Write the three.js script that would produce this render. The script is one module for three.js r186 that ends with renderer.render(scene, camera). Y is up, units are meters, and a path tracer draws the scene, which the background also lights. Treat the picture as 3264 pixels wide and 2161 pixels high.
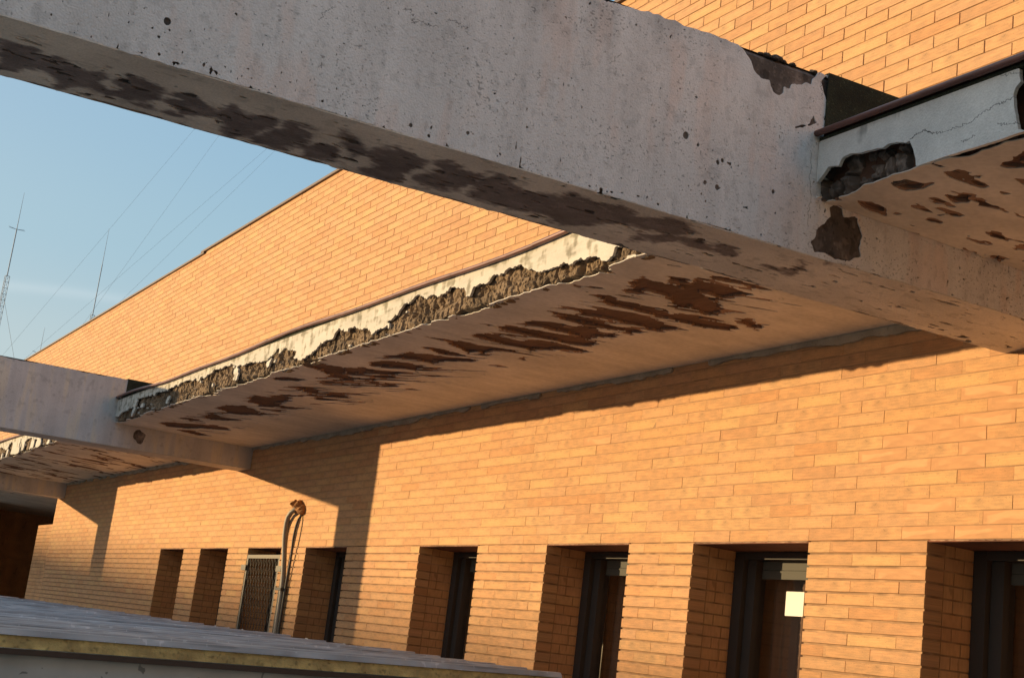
import * as THREE from 'three';
import { mergeGeometries } from 'three/addons/utils/BufferGeometryUtils.js';

// ───────────────────────── camera, sky, sun, exposure ─────────────────────────
// World: x along the brick wall, z out of the wall, y up; y = 0 is the lintel line of the windows.
const scene = new THREE.Scene();
const camera = new THREE.PerspectiveCamera(27.6, 1024 / 677, 0.05, 1500);
camera.position.set(9.274, -0.688, 4.544);
camera.rotation.order = 'YXZ';
camera.rotation.set(0.222, 1.0675, 0.1216);
camera.updateMatrixWorld(true);
const CAM = camera.position, GROUND = -2.35;

const SUN = new THREE.Vector3(-0.82, 0.127, 1).normalize();
{
  const w = 2048, h = 1024, d = new Float32Array(w * h * 4);
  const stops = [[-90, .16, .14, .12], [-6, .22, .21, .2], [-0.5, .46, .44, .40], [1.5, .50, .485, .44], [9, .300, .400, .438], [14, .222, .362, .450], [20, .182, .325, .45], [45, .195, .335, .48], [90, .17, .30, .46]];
  const sh = new THREE.Vector3(SUN.x, 0, SUN.z).normalize();
  for (let j = 0; j < h; j++) {
    const el = ((j + .5) / h - .5) * Math.PI, deg = el * 180 / Math.PI;
    let k = 0; while (k < stops.length - 2 && stops[k + 1][0] < deg) k++;
    const a = stops[k], b = stops[k + 1], t = Math.min(1, Math.max(0, (deg - a[0]) / (b[0] - a[0]))), s = t * t * (3 - 2 * t) * .5 + t * .5;
    for (let i = 0; i < w; i++) {
      const az = ((i + .5) / w - .5) * 2 * Math.PI, o = (j * w + i) * 4;
      const dx = Math.cos(el) * Math.cos(az), dz = Math.cos(el) * Math.sin(az), dy = Math.sin(el);
      const c = Math.min(1, dx * SUN.x + dy * SUN.y + dz * SUN.z), ang = Math.acos(c) * 180 / Math.PI;
      // warm air round the low sun
      const g = .9 * Math.exp(-ang * ang / (2 * 13 * 13)) + .28 * Math.exp(-ang * ang / (2 * 34 * 34));
      // a thin contrail
      const na = Math.atan2(dx, -dz) * 180 / Math.PI;
      const mid = 11.92 - .0095 * (na + 76) * (na + 76), q = Math.exp(-Math.pow((deg - mid) / .17, 2)) * Math.min(1, Math.max(0, (na + 95) / 10)) * Math.min(1, Math.max(0, (-72 - na) / 6)) * .055;
      const up = deg > -2 ? 1 : .2;
      d[o] = a[1] + (b[1] - a[1]) * s + up * (g * 1.0) + q; d[o + 1] = a[2] + (b[2] - a[2]) * s + up * (g * .68) + q * .8; d[o + 2] = a[3] + (b[3] - a[3]) * s + up * (g * .36) + q * .7; d[o + 3] = 1;
    }
  }
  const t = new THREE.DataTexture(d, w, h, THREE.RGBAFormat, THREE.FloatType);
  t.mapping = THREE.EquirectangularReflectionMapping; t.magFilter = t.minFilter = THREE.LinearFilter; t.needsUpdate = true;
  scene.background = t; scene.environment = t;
}
const sun = new THREE.DirectionalLight(new THREE.Color().setRGB(1, .715, .37), 4.55);
sun.position.copy(SUN).multiplyScalar(60); sun.castShadow = true; sun.shadow.radius = 1;
sun.shadow.mapSize.set(4096, 4096);
Object.assign(sun.shadow.camera, { left: -26, right: 26, top: 14, bottom: -14, near: 1, far: 140 });
scene.add(sun, sun.target);
const renderer = new THREE.WebGLRenderer({ antialias: true });
renderer.toneMapping = THREE.LinearToneMapping;
renderer.toneMappingExposure = 1.43;
renderer.shadowMap.enabled = true;

// ───────────────────────── helpers ─────────────────────────
const V = (x, y, z) => new THREE.Vector3(x, y, z);
function hash(i, j, s = 0) { let h = Math.imul(i | 0, 374761393) + Math.imul(j | 0, 668265263) + Math.imul(s | 0, 2147483647 ^ 0x5bd1e995); h = Math.imul(h ^ (h >>> 13), 1274126177); h ^= h >>> 16; h = Math.imul(h, 0x85ebca6b); h ^= h >>> 13; return (h >>> 0) / 4294967296; }
function rng(seed) { let n = 0; return () => hash(n++, seed * 7919 + 13, seed); }
function vn(x, y, s = 0, px = 0, py = 0) {   // value noise 0..1, optional period
  let i = Math.floor(x), j = Math.floor(y); const fx = x - i, fy = y - j;
  let i1 = i + 1, j1 = j + 1;
  if (px) { i = ((i % px) + px) % px; i1 = ((i1 % px) + px) % px; } if (py) { j = ((j % py) + py) % py; j1 = ((j1 % py) + py) % py; }
  const u = fx * fx * (3 - 2 * fx), v = fy * fy * (3 - 2 * fy);
  const a = hash(i, j, s), b = hash(i1, j, s), c = hash(i, j1, s), d = hash(i1, j1, s);
  return a + (b - a) * u + (c - a) * v + (a - b - c + d) * u * v;
}
function fbm(x, y, s = 0, o = 4, px = 0, py = 0) { let a = .5, r = 0, n = 0; for (let k = 0; k < o; k++) { r += a * vn(x, y, s + k * 17, px, py); n += a; a *= .5; x *= 2; y *= 2; px *= 2; py *= 2; } return r / n; }
const sm = (a, b, x) => { const t = Math.min(1, Math.max(0, (x - a) / (b - a))); return t * t * (3 - 2 * t); };
const clamp = (x, a, b) => Math.min(b, Math.max(a, x));

function tex(w, h, fn, { srgb = true, repeat = [1, 1] } = {}) {
  const d = new Uint8Array(w * h * 4);
  for (let j = 0; j < h; j++) for (let i = 0; i < w; i++) {
    const c = fn((i + .5) / w, (j + .5) / h), o = (j * w + i) * 4;
    if (typeof c === 'number') { d[o] = d[o + 1] = d[o + 2] = clamp(c * 255, 0, 255); } else { d[o] = clamp(c[0], 0, 255); d[o + 1] = clamp(c[1], 0, 255); d[o + 2] = clamp(c[2], 0, 255); }
    d[o + 3] = 255;
  }
  const t = new THREE.DataTexture(d, w, h, THREE.RGBAFormat);
  t.wrapS = t.wrapT = THREE.RepeatWrapping; t.magFilter = THREE.LinearFilter; t.minFilter = THREE.LinearMipmapLinearFilter; t.generateMipmaps = true;
  if (srgb) t.colorSpace = THREE.SRGBColorSpace;
  t.repeat.set(...repeat); t.needsUpdate = true; return t;
}
const mat = (o) => new THREE.MeshStandardMaterial({ roughness: .9, ...o });
const lin = (r, g, b) => new THREE.Color().setRGB(r, g, b);

const taken = {};
function numbered(n) { if (taken[n] === undefined) { taken[n] = 0; return n; } taken[n]++; return n + '_' + String(taken[n]).padStart(3, '0'); }
function obj(name, geo, material, parent) {
  const m = new THREE.Mesh(geo, material); m.name = parent ? name : numbered(name); m.castShadow = m.receiveShadow = true;
  (parent || scene).add(m); return m;
}
function thing(name, label, category, group, pos = [0, 0, 0]) {
  const g = new THREE.Group(); g.name = numbered(name); g.position.set(...pos); g.userData = { label, category, kind: 'thing' }; if (group) g.userData.group = group; scene.add(g); return g;
}
class GB {   // collects triangles with uv and colour
  constructor() { this.p = []; this.u = []; this.c = []; this.hasC = false; }
  tri(a, b, c, ua, ub, uc, col) { this.p.push(...a, ...b, ...c); this.u.push(...ua, ...ub, ...uc); if (col) { this.hasC = true; this.c.push(...col, ...col, ...col); } }
  quad(a, b, c, d, ua, ub, uc, ud, col) { this.tri(a, b, c, ua, ub, uc, col); this.tri(a, c, d, ua, uc, ud, col); }
  box(x0, x1, y0, y1, z0, z1, col) {
    const q = (a, b, c, d, f) => this.quad(a, b, c, d, f(a), f(b), f(c), f(d), col), X = (p) => [p[2], p[1]], Y = (p) => [p[0], p[2]], Z = (p) => [p[0], p[1]];
    q([x0, y0, z1], [x1, y0, z1], [x1, y1, z1], [x0, y1, z1], Z); q([x1, y0, z0], [x0, y0, z0], [x0, y1, z0], [x1, y1, z0], Z);
    q([x1, y0, z1], [x1, y0, z0], [x1, y1, z0], [x1, y1, z1], X); q([x0, y0, z0], [x0, y0, z1], [x0, y1, z1], [x0, y1, z0], X);
    q([x0, y1, z1], [x1, y1, z1], [x1, y1, z0], [x0, y1, z0], Y); q([x0, y0, z0], [x1, y0, z0], [x1, y0, z1], [x0, y0, z1], Y); return this;
  }
  geo() {
    const g = new THREE.BufferGeometry(); g.setAttribute('position', new THREE.Float32BufferAttribute(this.p, 3)); g.setAttribute('uv', new THREE.Float32BufferAttribute(this.u, 2));
    if (this.hasC) g.setAttribute('color', new THREE.Float32BufferAttribute(this.c, 3)); g.computeVertexNormals(); return g;
  }
}
const boxG = (...a) => new GB().box(...a).geo();
function tube(points, r, seg = 6, tension = .5) { const c = new THREE.CatmullRomCurve3(points.map((p) => V(...p)), false, 'catmullrom', tension); return new THREE.TubeGeometry(c, Math.max(2, points.length * 6), r, seg, false); }
function rod(a, b, r, seg = 6, r2 = r) { const A = V(...a), B = V(...b), l = A.distanceTo(B), g = new THREE.CylinderGeometry(r2, r, l, seg, 1); g.translate(0, l / 2, 0); g.applyQuaternion(new THREE.Quaternion().setFromUnitVectors(V(0, 1, 0), B.clone().sub(A).normalize())); g.translate(...a); return g; }

// a ragged skin of paint or plaster: solid where F(u,v) > 0, with a real thickness; map(u, v, w) gives the point, w = 0 at the outer face, w = 1 at the back
function skin(u0, u1, v0, v1, cell, F, map, uvf = (u, v) => [u, v]) {
  const nu = Math.ceil((u1 - u0) / cell), nv = Math.ceil((v1 - v0) / cell), du = (u1 - u0) / nu, dv = (v1 - v0) / nv, W = nu + 1;
  const f = new Float32Array(W * (nv + 1));
  for (let j = 0; j <= nv; j++) for (let i = 0; i <= nu; i++) { let e = (i === 0 || j === 0 || i === nu || j === nv) ? -1e-3 : F(u0 + i * du, v0 + j * dv); if (Math.abs(e) < 1e-5) e = 1e-5; f[j * W + i] = e; }
  const g = new GB();
  for (let j = 0; j < nv; j++) {
    let run = -1;
    const flush = (i) => { if (run < 0) return; const a = u0 + run * du, b = u0 + i * du, c = v0 + j * dv, d = c + dv; g.quad(map(a, c, 0), map(b, c, 0), map(b, d, 0), map(a, d, 0), uvf(a, c), uvf(b, c), uvf(b, d), uvf(a, d)); run = -1; };
    for (let i = 0; i < nu; i++) {
      const q = [f[j * W + i], f[j * W + i + 1], f[(j + 1) * W + i + 1], f[(j + 1) * W + i]], n = (q[0] > 0) + (q[1] > 0) + (q[2] > 0) + (q[3] > 0);
      if (n === 4) { if (run < 0) run = i; else if (i - run > 60) { flush(i); run = i; } continue; }
      flush(i); if (!n) continue;
      const C = [[u0 + i * du, v0 + j * dv], [u0 + (i + 1) * du, v0 + j * dv], [u0 + (i + 1) * du, v0 + (j + 1) * dv], [u0 + i * du, v0 + (j + 1) * dv]], P = [];
      for (let k = 0; k < 4; k++) { const m = (k + 1) % 4; if (q[k] > 0) P.push([...C[k], 0]); if ((q[k] > 0) !== (q[m] > 0)) { const t = q[k] / (q[k] - q[m]); P.push([C[k][0] + (C[m][0] - C[k][0]) * t, C[k][1] + (C[m][1] - C[k][1]) * t, 1]); } }
      for (let k = 1; k < P.length - 1; k++) g.tri(map(P[0][0], P[0][1], 0), map(P[k][0], P[k][1], 0), map(P[k + 1][0], P[k + 1][1], 0), uvf(P[0][0], P[0][1]), uvf(P[k][0], P[k][1]), uvf(P[k + 1][0], P[k + 1][1]));
      for (let k = 0; k < P.length; k++) { const a = P[k], b = P[(k + 1) % P.length]; if (a[2] && b[2]) g.quad(map(b[0], b[1], 0), map(a[0], a[1], 0), map(a[0], a[1], 1), map(b[0], b[1], 1), uvf(b[0], b[1]), uvf(a[0], a[1]), uvf(a[0], a[1]), uvf(b[0], b[1])); }
    }
    flush(nu);
  }
  return g.geo();
}
// a photo pixel gives a direction; the plane that the thing lies on gives the distance
const FPX = 4399.6, RM = new THREE.Matrix4().makeRotationFromEuler(camera.rotation);
const ray = (x, y) => V((x - 1632) / FPX, -(y - 1080.5) / FPX, -1).applyMatrix4(RM);
const hit = (x, y, axis, at) => { const d = ray(x, y), t = (at - CAM[axis]) / d[axis]; return CAM.clone().addScaledVector(d, t); };
const CROP = { R1: [0, 0, 2.1536], R2: [1100, 0, 2.1536], R3: [2164, 0, 2.1536], R4: [0, 720, 2.1536], R5: [1100, 720, 2.1536], R6: [2164, 720, 2.1536], Z4: [1500, 700, 2.961], S: [0, 0, 1] };
const onPlane = (crop, pts, axis, at, a, b) => pts.map(([x, y]) => { const c = CROP[crop], p = hit(c[0] + x / c[2], c[1] + y / c[2], axis, at); return [p[a], p[b]]; });
function cells(x, y, s) {   // angular fracture cells: [height of the cell, nearness to its border]
  const i = Math.floor(x), j = Math.floor(y); let a = 9, b = 9, h = 0;
  for (let q = -1; q < 2; q++) for (let p = -1; p < 2; p++) { const dx = i + p + .15 + .7 * hash(i + p, j + q, s) - x, dy = j + q + .15 + .7 * hash(i + p, j + q, s + 1) - y, d = dx * dx + dy * dy; if (d < a) { b = a; a = d; h = hash(i + p, j + q, s + 2) + .6 * (hash(i + p, j + q, s + 3) - .5) * dx + .6 * (hash(i + p, j + q, s + 4) - .5) * dy; } else if (d < b) b = d; }
  return [h, Math.sqrt(b) - Math.sqrt(a)];
}
function poly(pts) {   // signed distance to a polygon, positive inside
  const xs = pts.map((p) => p[0]), ys = pts.map((p) => p[1]), m = .05, bb = [Math.min(...xs) - m, Math.max(...xs) + m, Math.min(...ys) - m, Math.max(...ys) + m];
  return (x, y) => {
    if (x < bb[0] || x > bb[1] || y < bb[2] || y > bb[3]) return -m;
    let d = 1e9, s = -1;
    for (let i = 0, n = pts.length, j = n - 1; i < n; j = i++) {
      const [ax, ay] = pts[i], [bx, by] = pts[j], ex = bx - ax, ey = by - ay, wx = x - ax, wy = y - ay, t = clamp((wx * ex + wy * ey) / (ex * ex + ey * ey + 1e-12), 0, 1), qx = wx - ex * t, qy = wy - ey * t;
      d = Math.min(d, qx * qx + qy * qy);
      if ((ay > y) !== (by > y) && x < (bx - ax) * (y - ay) / (by - ay) + ax) s = -s;
    }
    return s * Math.sqrt(d);
  };
}
const union = (fs) => (x, y) => { let m = -1; for (const f of fs) { const v = f(x, y); if (v > m) m = v; } return m; };
const interp = (pts) => (x) => { if (x <= pts[0][0]) return pts[0][1]; for (let i = 1; i < pts.length; i++) if (x <= pts[i][0]) { const a = pts[i - 1], b = pts[i]; return a[1] + (b[1] - a[1]) * (x - a[0]) / (b[0] - a[0]); } return pts[pts.length - 1][1]; };

// ───────────────────────── materials ─────────────────────────
const grainBump = tex(512, 512, (x, y) => .5 * fbm(x * 24, y * 24, 3, 4, 24, 24) + .5 * vn(x * 128, y * 128, 9, 128, 128), { srgb: false });
const roughBump = tex(512, 512, (x, y) => { const r = 1 - Math.abs(fbm(x * 6, y * 6, 21, 5, 6, 6) * 2 - 1); return .6 * r + .4 * fbm(x * 20, y * 20, 5, 4, 20, 20); }, { srgb: false });
const rp = (t, a, b) => { const c = t.clone(); c.repeat.set(a, b); c.needsUpdate = true; return c; };

const brickTex = [0, 1, 2, 3].map((s) => tex(256, 64, (x, y) => {
  const n = fbm(x * 6, y * 3, 40 + s, 5), st = fbm(x * 3, y * 14, 60 + s, 3), g = vn(x * 120, y * 32, 80 + s);
  const k = 1 + (n - .5) * .22 + (st - .5) * .14 + (g - .5) * .08 + (vn(x * 40, y * 10, 95 + s) > .93 ? -.14 : 0);
  return [232 * k, 232 * (k - (n - .5) * .05), 230 * (k - (n - .5) * .1)];
}));
const saltTex = [0, 1, 2, 3].map((s) => tex(256, 64, (x, y) => {
  const n = fbm(x * 5, y * 3, 140 + s, 4), mid = .5 + (vn(x * 2.2, 3, 150 + s) - .5) * .5, wd = .12 + .26 * vn(x * 3.1, 8, 160 + s);
  const edge = Math.min(x, 1 - x) * 5, b = sm(wd + .05, wd - .03, Math.abs(y - mid)) * sm(.25, .5, edge) * sm(.25, .5, vn(x * 2.5, 20 + y, 170 + s) + .12);
  const k = .97 + (n - .5) * .14; return [238 * k + 14 * b, 234 * k + 20 * b, 230 * k + 24 * b];
}));
const brickTones = [[.66, .365, .180], [.64, .355, .172], [.66, .375, .190], [.64, .345, .165], [.68, .39, .19], [.61, .325, .160], [.66, .365, .170], [.65, .36, .185]], redTone = [.63, .322, .148], yellowTone = [.68, .40, .187];
const brickMats = brickTones.map((c, i) => mat({ color: lin(...c), map: brickTex[i % 4], bumpMap: grainBump, bumpScale: .0008, roughness: .88 }));
const oddMats = [redTone, yellowTone].map((c, i) => mat({ color: lin(...c), map: brickTex[i + 1], bumpMap: grainBump, bumpScale: .0008, roughness: .88 }));
const saltMats = [0, 1, 2, 3].map((s) => mat({ color: lin(.66, .355, .172), map: saltTex[s], bumpMap: grainBump, bumpScale: .0008, roughness: .8 }));
const brickMerged = mat({ color: lin(1, 1, 1), vertexColors: true, map: brickTex[2], roughness: .88 });
const mortarMat = mat({ color: lin(.60, .38, .22), map: rp(tex(256, 256, (x, y) => { const k = .75 + .5 * fbm(x * 16, y * 16, 7, 4, 16, 16); return [200 * k, 195 * k, 188 * k]; }), 1, 1), bumpMap: rp(roughBump, 3, 3), bumpScale: .002 });
const concreteTex = tex(512, 512, (x, y) => { const n = fbm(x * 5, y * 5, 31, 6, 5, 5), s = vn(x * 60, y * 60, 33, 60, 60); const k = .7 + .55 * n + (s > .86 ? -.12 : 0); return [196 * k, 186 * k, 170 * k]; });
const coreMat = mat({ color: lin(.34, .265, .205), map: rp(concreteTex, 1.6, 1.6), bumpMap: rp(roughBump, 3, 3), bumpScale: .006, roughness: .95 });
const bareTex = tex(512, 512, (x, y) => { const n = fbm(x * 6, y * 6, 131, 6, 6, 6), m = fbm(x * 22, y * 16, 132, 4, 22, 16), s2 = vn(x * 90, y * 90, 133, 90, 90); const k = .48 + .75 * n + sm(.58, .72, m) * .22 - sm(.42, .3, m) * .2 + (s2 > .9 ? .2 : s2 < .08 ? -.2 : 0); return [196 * k, 186 * k, 178 * k]; });
const bareMat = mat({ color: lin(.30, .272, .262), map: rp(bareTex, 1.3, 1.3), bumpMap: rp(roughBump, 2.2, 2.2), bumpScale: .005, roughness: .95 });
const undercoat = mat({ color: lin(.50, .345, .29), map: rp(concreteTex, 1.3, 1.3), bumpMap: rp(roughBump, 3, 3), bumpScale: .003, roughness: .95 });
const bareSoffit = mat({ color: lin(.25, .15, .125), map: rp(concreteTex, 1.1, 1.1), bumpMap: rp(roughBump, 1.5, 3), bumpScale: .008, roughness: .95 });
const plasterTex = tex(1024, 1024, (x, y) => {
  const n = fbm(x * 5, y * 5, 51, 6, 5, 5), st = fbm(x * 26, y * 3, 52, 4, 26, 3), f = vn(x * 220, y * 160, 53, 220, 160), m = fbm(x * 34, y * 34, 54, 3, 34, 34);
  const k = .95 + (n - .5) * .14 + (st - .5) * .14 - sm(.62, .8, m) * .07 + (f - .5) * .05 - (f > .93 ? .12 : 0); const warm = sm(.5, .75, st) * .06;
  return [232 * k * (1 + warm * .4), 228 * k, 227 * k * (1 - warm)];
});
const plasterMat = mat({ color: lin(.80, .79, .785), map: rp(plasterTex, .7, .7), bumpMap: rp(grainBump, 2, 2), bumpScale: .002, roughness: .93 });
const soffitTex = tex(1024, 512, (x, y) => { const n = fbm(x * 6, y * 4, 61, 6, 6, 4), f = vn(x * 180, y * 90, 63, 180, 90), s = fbm(x * 40, y * 8, 64, 3, 40, 8); const k = .92 + (n - .5) * .22 + (f - .5) * .06 + (s - .5) * .1; return [236 * k, 231 * k, 224 * k]; });
const soffitMat = mat({ color: lin(.97, .945, .92), map: rp(soffitTex, .4, .7), bumpMap: rp(grainBump, 1.5, 1.5), bumpScale: .0015, roughness: .92 });
const creamMat = mat({ color: lin(.80, .79, .785), map: rp(soffitTex, .7, .9), bumpMap: rp(grainBump, 1.5, 1.5), bumpScale: .002, roughness: .93 });
const membraneMat = mat({ color: lin(.12, .135, .10), map: tex(256, 256, (x, y) => { const f = vn(x * 110, y * 110, 71, 110, 110), n = fbm(x * 6, y * 6, 72, 4, 6, 6); const k = .6 + .5 * n; return f > .84 ? [225 * k, 232 * k, 200 * k] : [140 * k, 146 * k, 132 * k]; }), bumpMap: rp(grainBump, 4, 4), bumpScale: .003, roughness: .95 });
membraneMat.map.repeat.set(2.2, 2.2);
const flashMat = mat({ color: lin(.20, .092, .078), roughness: .42, metalness: .15, map: tex(256, 64, (x, y) => { const k = .8 + .35 * fbm(x * 12, y * 4, 81, 4, 12, 4); return [226 * k, 222 * k, 220 * k]; }) });
const blackFrame = mat({ color: lin(.045, .036, .031), roughness: .7 });
const greyMetal = mat({ color: lin(.15, .13, .10), roughness: .6, metalness: .1 });
const glassMat = new THREE.MeshPhysicalMaterial({ color: 0xffffff, transmission: 1, thickness: 0, roughness: .03, ior: 1.5 });
const slatMat = mat({ color: lin(.10, .095, .08), roughness: .9 });
const curtainMat = mat({ color: lin(.16, .09, .055), roughness: .95 });

// ───────────────────────── ground and the room behind the windows ─────────────────────────
{
  const g = new THREE.PlaneGeometry(900, 900); g.rotateX(-Math.PI / 2); g.translate(0, GROUND, 0);
  const t = tex(512, 512, (x, y) => { const n = fbm(x * 8, y * 8, 91, 6, 8, 8); const k = .75 + .5 * n; return [190 * k, 184 * k, 174 * k]; }, { repeat: [300, 300] });
  const m = obj('ground', g, mat({ color: lin(.62, .57, .50), map: t })); m.userData.kind = 'structure';
  const room = new THREE.Group(); room.name = 'interior_room'; room.userData.kind = 'structure'; scene.add(room);
  const inner = mat({ color: lin(.50, .46, .40) });
  const b = (n, ...a) => obj(n, boxG(...a), inner, room);
  b('back_wall', -9, 7.8, GROUND + .01, .9, -3.3, -3.2); b('end_wall', -9, -8.9, GROUND + .01, .9, -3.19, -.5); b('end_wall', 7.7, 7.8, GROUND + .01, .9, -3.19, -.5); b('ceiling', -9, 7.8, .905, 1.0, -3.3, -.31); b('floor', -8.89, 7.69, GROUND + .005, GROUND + .06, -3.19, -.5);
}

// ───────────────────────── brick walls ─────────────────────────
const brickCache = {};
function brickGeo(L, H, D, variant) {
  const key = [L.toFixed(3), H.toFixed(4), D, variant].join();
  if (brickCache[key]) return brickCache[key];
  const g = new GB(), c = .0013, x = L / 2, y = H / 2, U = L / .3, off = [.0, .07][variant & 1], fl = variant & 2;
  const uv = (px, py) => { let a = (px + x) / L * Math.min(1, U), b = (py + y) / H; if (fl) { a = Math.min(1, U) - a; } return [a + off, b]; };
  const A = [[-x, -y], [x, -y], [x, y], [-x, y]], B = [[-x + c, -y + c], [x - c, -y + c], [x - c, y - c], [-x + c, y - c]];
  g.quad([...B[0], 0], [...B[1], 0], [...B[2], 0], [...B[3], 0], uv(...B[0]), uv(...B[1]), uv(...B[2]), uv(...B[3]));
  for (let k = 0; k < 4; k++) { const m = (k + 1) % 4; g.quad([...A[k], -c], [...A[m], -c], [...B[m], 0], [...B[k], 0], uv(...A[k]), uv(...A[m]), uv(...B[m]), uv(...B[k])); g.quad([...A[k], -D], [...A[m], -D], [...A[m], -c], [...A[k], -c], uv(...A[k]), uv(...A[m]), uv(...A[m]), uv(...A[k])); }
  return brickCache[key] = g.geo();
}
const P3 = new THREE.Vector3();
function inView(x, y, z) { P3.set(x, y, z).project(camera); return Math.abs(P3.x) < 1.02 && Math.abs(P3.y) < 1.02; }
function layBricks(list, parent, keep, seed) {
  // list of {x, y, L, H, z, salt}; the `keep` that show largest become parts of their own, the rest one joined part
  const R = rng(seed);
  for (const b of list) { b.r = [R(), R(), R(), R(), R()]; const d2 = (b.x - CAM.x) ** 2 + (b.y - CAM.y) ** 2 + CAM.z ** 2; b.score = (inView(b.x, b.y, 0) && !b.hid) ? b.L / d2 / Math.sqrt(d2) : 0; }
  const order = [...list].sort((a, b) => b.score - a.score); order.slice(0, keep).forEach((b) => { if (b.score > 0) b.own = true; });
  const rest = new GB();
  for (const b of list) {
    const dz = (b.r[0] - .5) * .0024, tiltx = (b.r[1] - .5) * .006, tilty = (b.r[2] - .5) * .005, H = b.H * (1 - .02 * b.r[3]), v = Math.floor(b.r[4] * 4);
    if (b.own) {
      const m = obj('brick', brickGeo(Math.round(b.L * 200) / 200, Math.round(H * 2000) / 2000, .11, v), b.salt ? saltMats[Math.floor(b.r[2] * 3.99)] : b.r[1] < .045 ? oddMats[0] : b.r[1] > .94 ? oddMats[1] : brickMats[Math.floor(b.r[3] * 7.99)], parent);
      m.position.set(b.x, b.y, dz); m.rotation.set(tiltx * .6, tilty, (b.r[1] - .5) * .003);
    } else {
      const t = b.r[1] < .045 ? redTone : b.r[1] > .94 ? yellowTone : brickTones[Math.floor(b.r[3] * 7.99)], g = brickGeo(Math.round(b.L * 200) / 200, Math.round(H * 2000) / 2000, .11, v), p = g.attributes.position, u = g.attributes.uv;
      for (let i = 0; i < p.count; i++) { const px = p.getX(i), py = p.getY(i), pz = p.getZ(i); rest.p.push(b.x + px, b.y + py, dz + pz - tilty * px + tiltx * .6 * py); rest.u.push(u.getX(i), u.getY(i)); rest.c.push(...t); }
      rest.hasC = true;
    }
  }
  const m = obj('brick_courses', rest.geo(), brickMerged, parent); m.userData.kind = 'stuff'; return m;
}
const L0 = .30, C0 = .06;
const WIN = [-22.5, -17.5, -12.5, -7.5, 0, 6, 11, 16.5, 22.5].map((u) => [u * L0, u * L0 + .9]);
const SILL = -24 * C0, WALL_L = -12.86, WALL_R = 9.9;
const lower = thing('brick_wall', 'orange brick wall with a row of deep narrow windows under the canopy', 'wall');
{
  const list = [];
  for (let k = -39; k <= 16; k++) {       // course k spans y = k*C0 .. (k+1)*C0
    const y0 = k * C0, y1 = y0 + C0, low = k < 0;
    let solid = [[WALL_L, WALL_R]];
    if (low && y0 >= SILL - .001) { solid = []; let a = WALL_L; for (const [l, r] of WIN) { solid.push([a, l]); a = r; } solid.push([a, WALL_R]); }
    const ph = ((k % 2) + 2) % 2 ? .5 : 0, jv = low ? .010 : .0026, jh = .0024;
    for (const [a, b] of solid) {
      const n0 = Math.floor(a / L0 - ph) - 1, n1 = Math.ceil(b / L0) + 1;
      for (let n = n0; n <= n1; n++) {
        let x0 = Math.max(a, (n + ph) * L0), x1 = Math.min(b, (n + 1 + ph) * L0);
        if (x1 - x0 < .03) continue;
        const e0 = x0 === a ? 0 : jh / 2, e1 = x1 === b ? 0 : jh / 2;
        const j = low ? (k % 1 ? jv : jv) : jv;
        list.push({ x: (x0 + e0 + x1 - e1) / 2, y: (y0 + y1) / 2, L: x1 - e1 - x0 - e0, H: C0 - j, salt: hash(n, k, 5) < (x0 > 4.05 && y0 > -.03 && y0 < .62 ? .34 * sm(4.2, 5.0, x0) + .04 : .012), hid: y0 > .84 });
      }
    }
  }
  layBricks(list, lower, 300, 1);
  // mortar body, in pieces round the window openings
  const g = new GB(), e = .004;
  g.box(WALL_L + e, WALL_R, .004, 1.0, -.29, -.0015);
  let a = WALL_L; for (const [l, r] of [...WIN, [WALL_R, 0]]) { g.box(a + e, l - e, SILL, .003, -.29, -.0095); a = r; }
  g.box(WALL_L + e, WALL_R, GROUND, SILL - .002, -.29, -.0095);
  obj('mortar', g.geo(), mortarMat, lower);
  // brick lining of the window reveals
  const rv = new GB(), R = rng(5);
  for (const [l, r] of WIN) for (let k = -24; k < 0; k++) for (const [x0, x1] of [[l - .05, l - .0006], [r + .0006, r + .05]]) {
    const z1 = -.115, zm = k % 2 ? -.175 : -.235, t = brickTones[Math.floor(R() * 7.99)];
    rv.box(x0, x1, k * C0 + .004, (k + 1) * C0 - .004, zm + .003, z1, t); rv.box(x0, x1, k * C0 + .004, (k + 1) * C0 - .004, -.292, zm - .003, t);
  }
  const m = obj('reveal_bricks', rv.geo(), brickMerged, lower); m.userData.kind = 'stuff';
  const lintelMat = mat({ color: lin(.34, .15, .105), map: concreteTex, bumpMap: roughBump, bumpScale: .004 });
  const chipMat = mat({ color: lin(.62, .42, .33), map: concreteTex });
  for (const [l, r] of WIN) {
    obj('lintel', boxG(l - .0, r + .0, -.009, .002, -.288, -.006), lintelMat, lower);
    const x0 = l + .01, x1 = r - .01;
    obj('lintel_edge', skin(x0, x1, -.012, .004, .004, (u, v) => .006 * fbm(u * 30, v * 30 + l, 11, 3) + v + .0035 - .004 * vn(u * 70, l, 12), (u, v, w) => [u, v, -.004 - .0018 * w]), chipMat, lower);
  }
  // grey cement fillet where the soffit meets the wall
  const fillet = mat({ color: lin(.66, .64, .61), map: rp(concreteTex, 1.5, 1.5), bumpMap: rp(roughBump, 3, 3), bumpScale: .003 });
  obj('cement_fillet', skin(-12.36, 9.8, .92, .9985, .008, (u, v) => v - (.968 + .03 * (fbm(u * 1.1, 2, 14, 3) - .5) + .035 * (fbm(u * 9, 2, 15, 3) - .5)) - sm(.70, .78, fbm(u * 3.1, 7, 16, 2)) * .05, (u, v, w) => [u, v, .014 * (1 - w) + .001]), fillet, lower);

  // windows
  const clear = WIN.slice(3);
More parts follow.
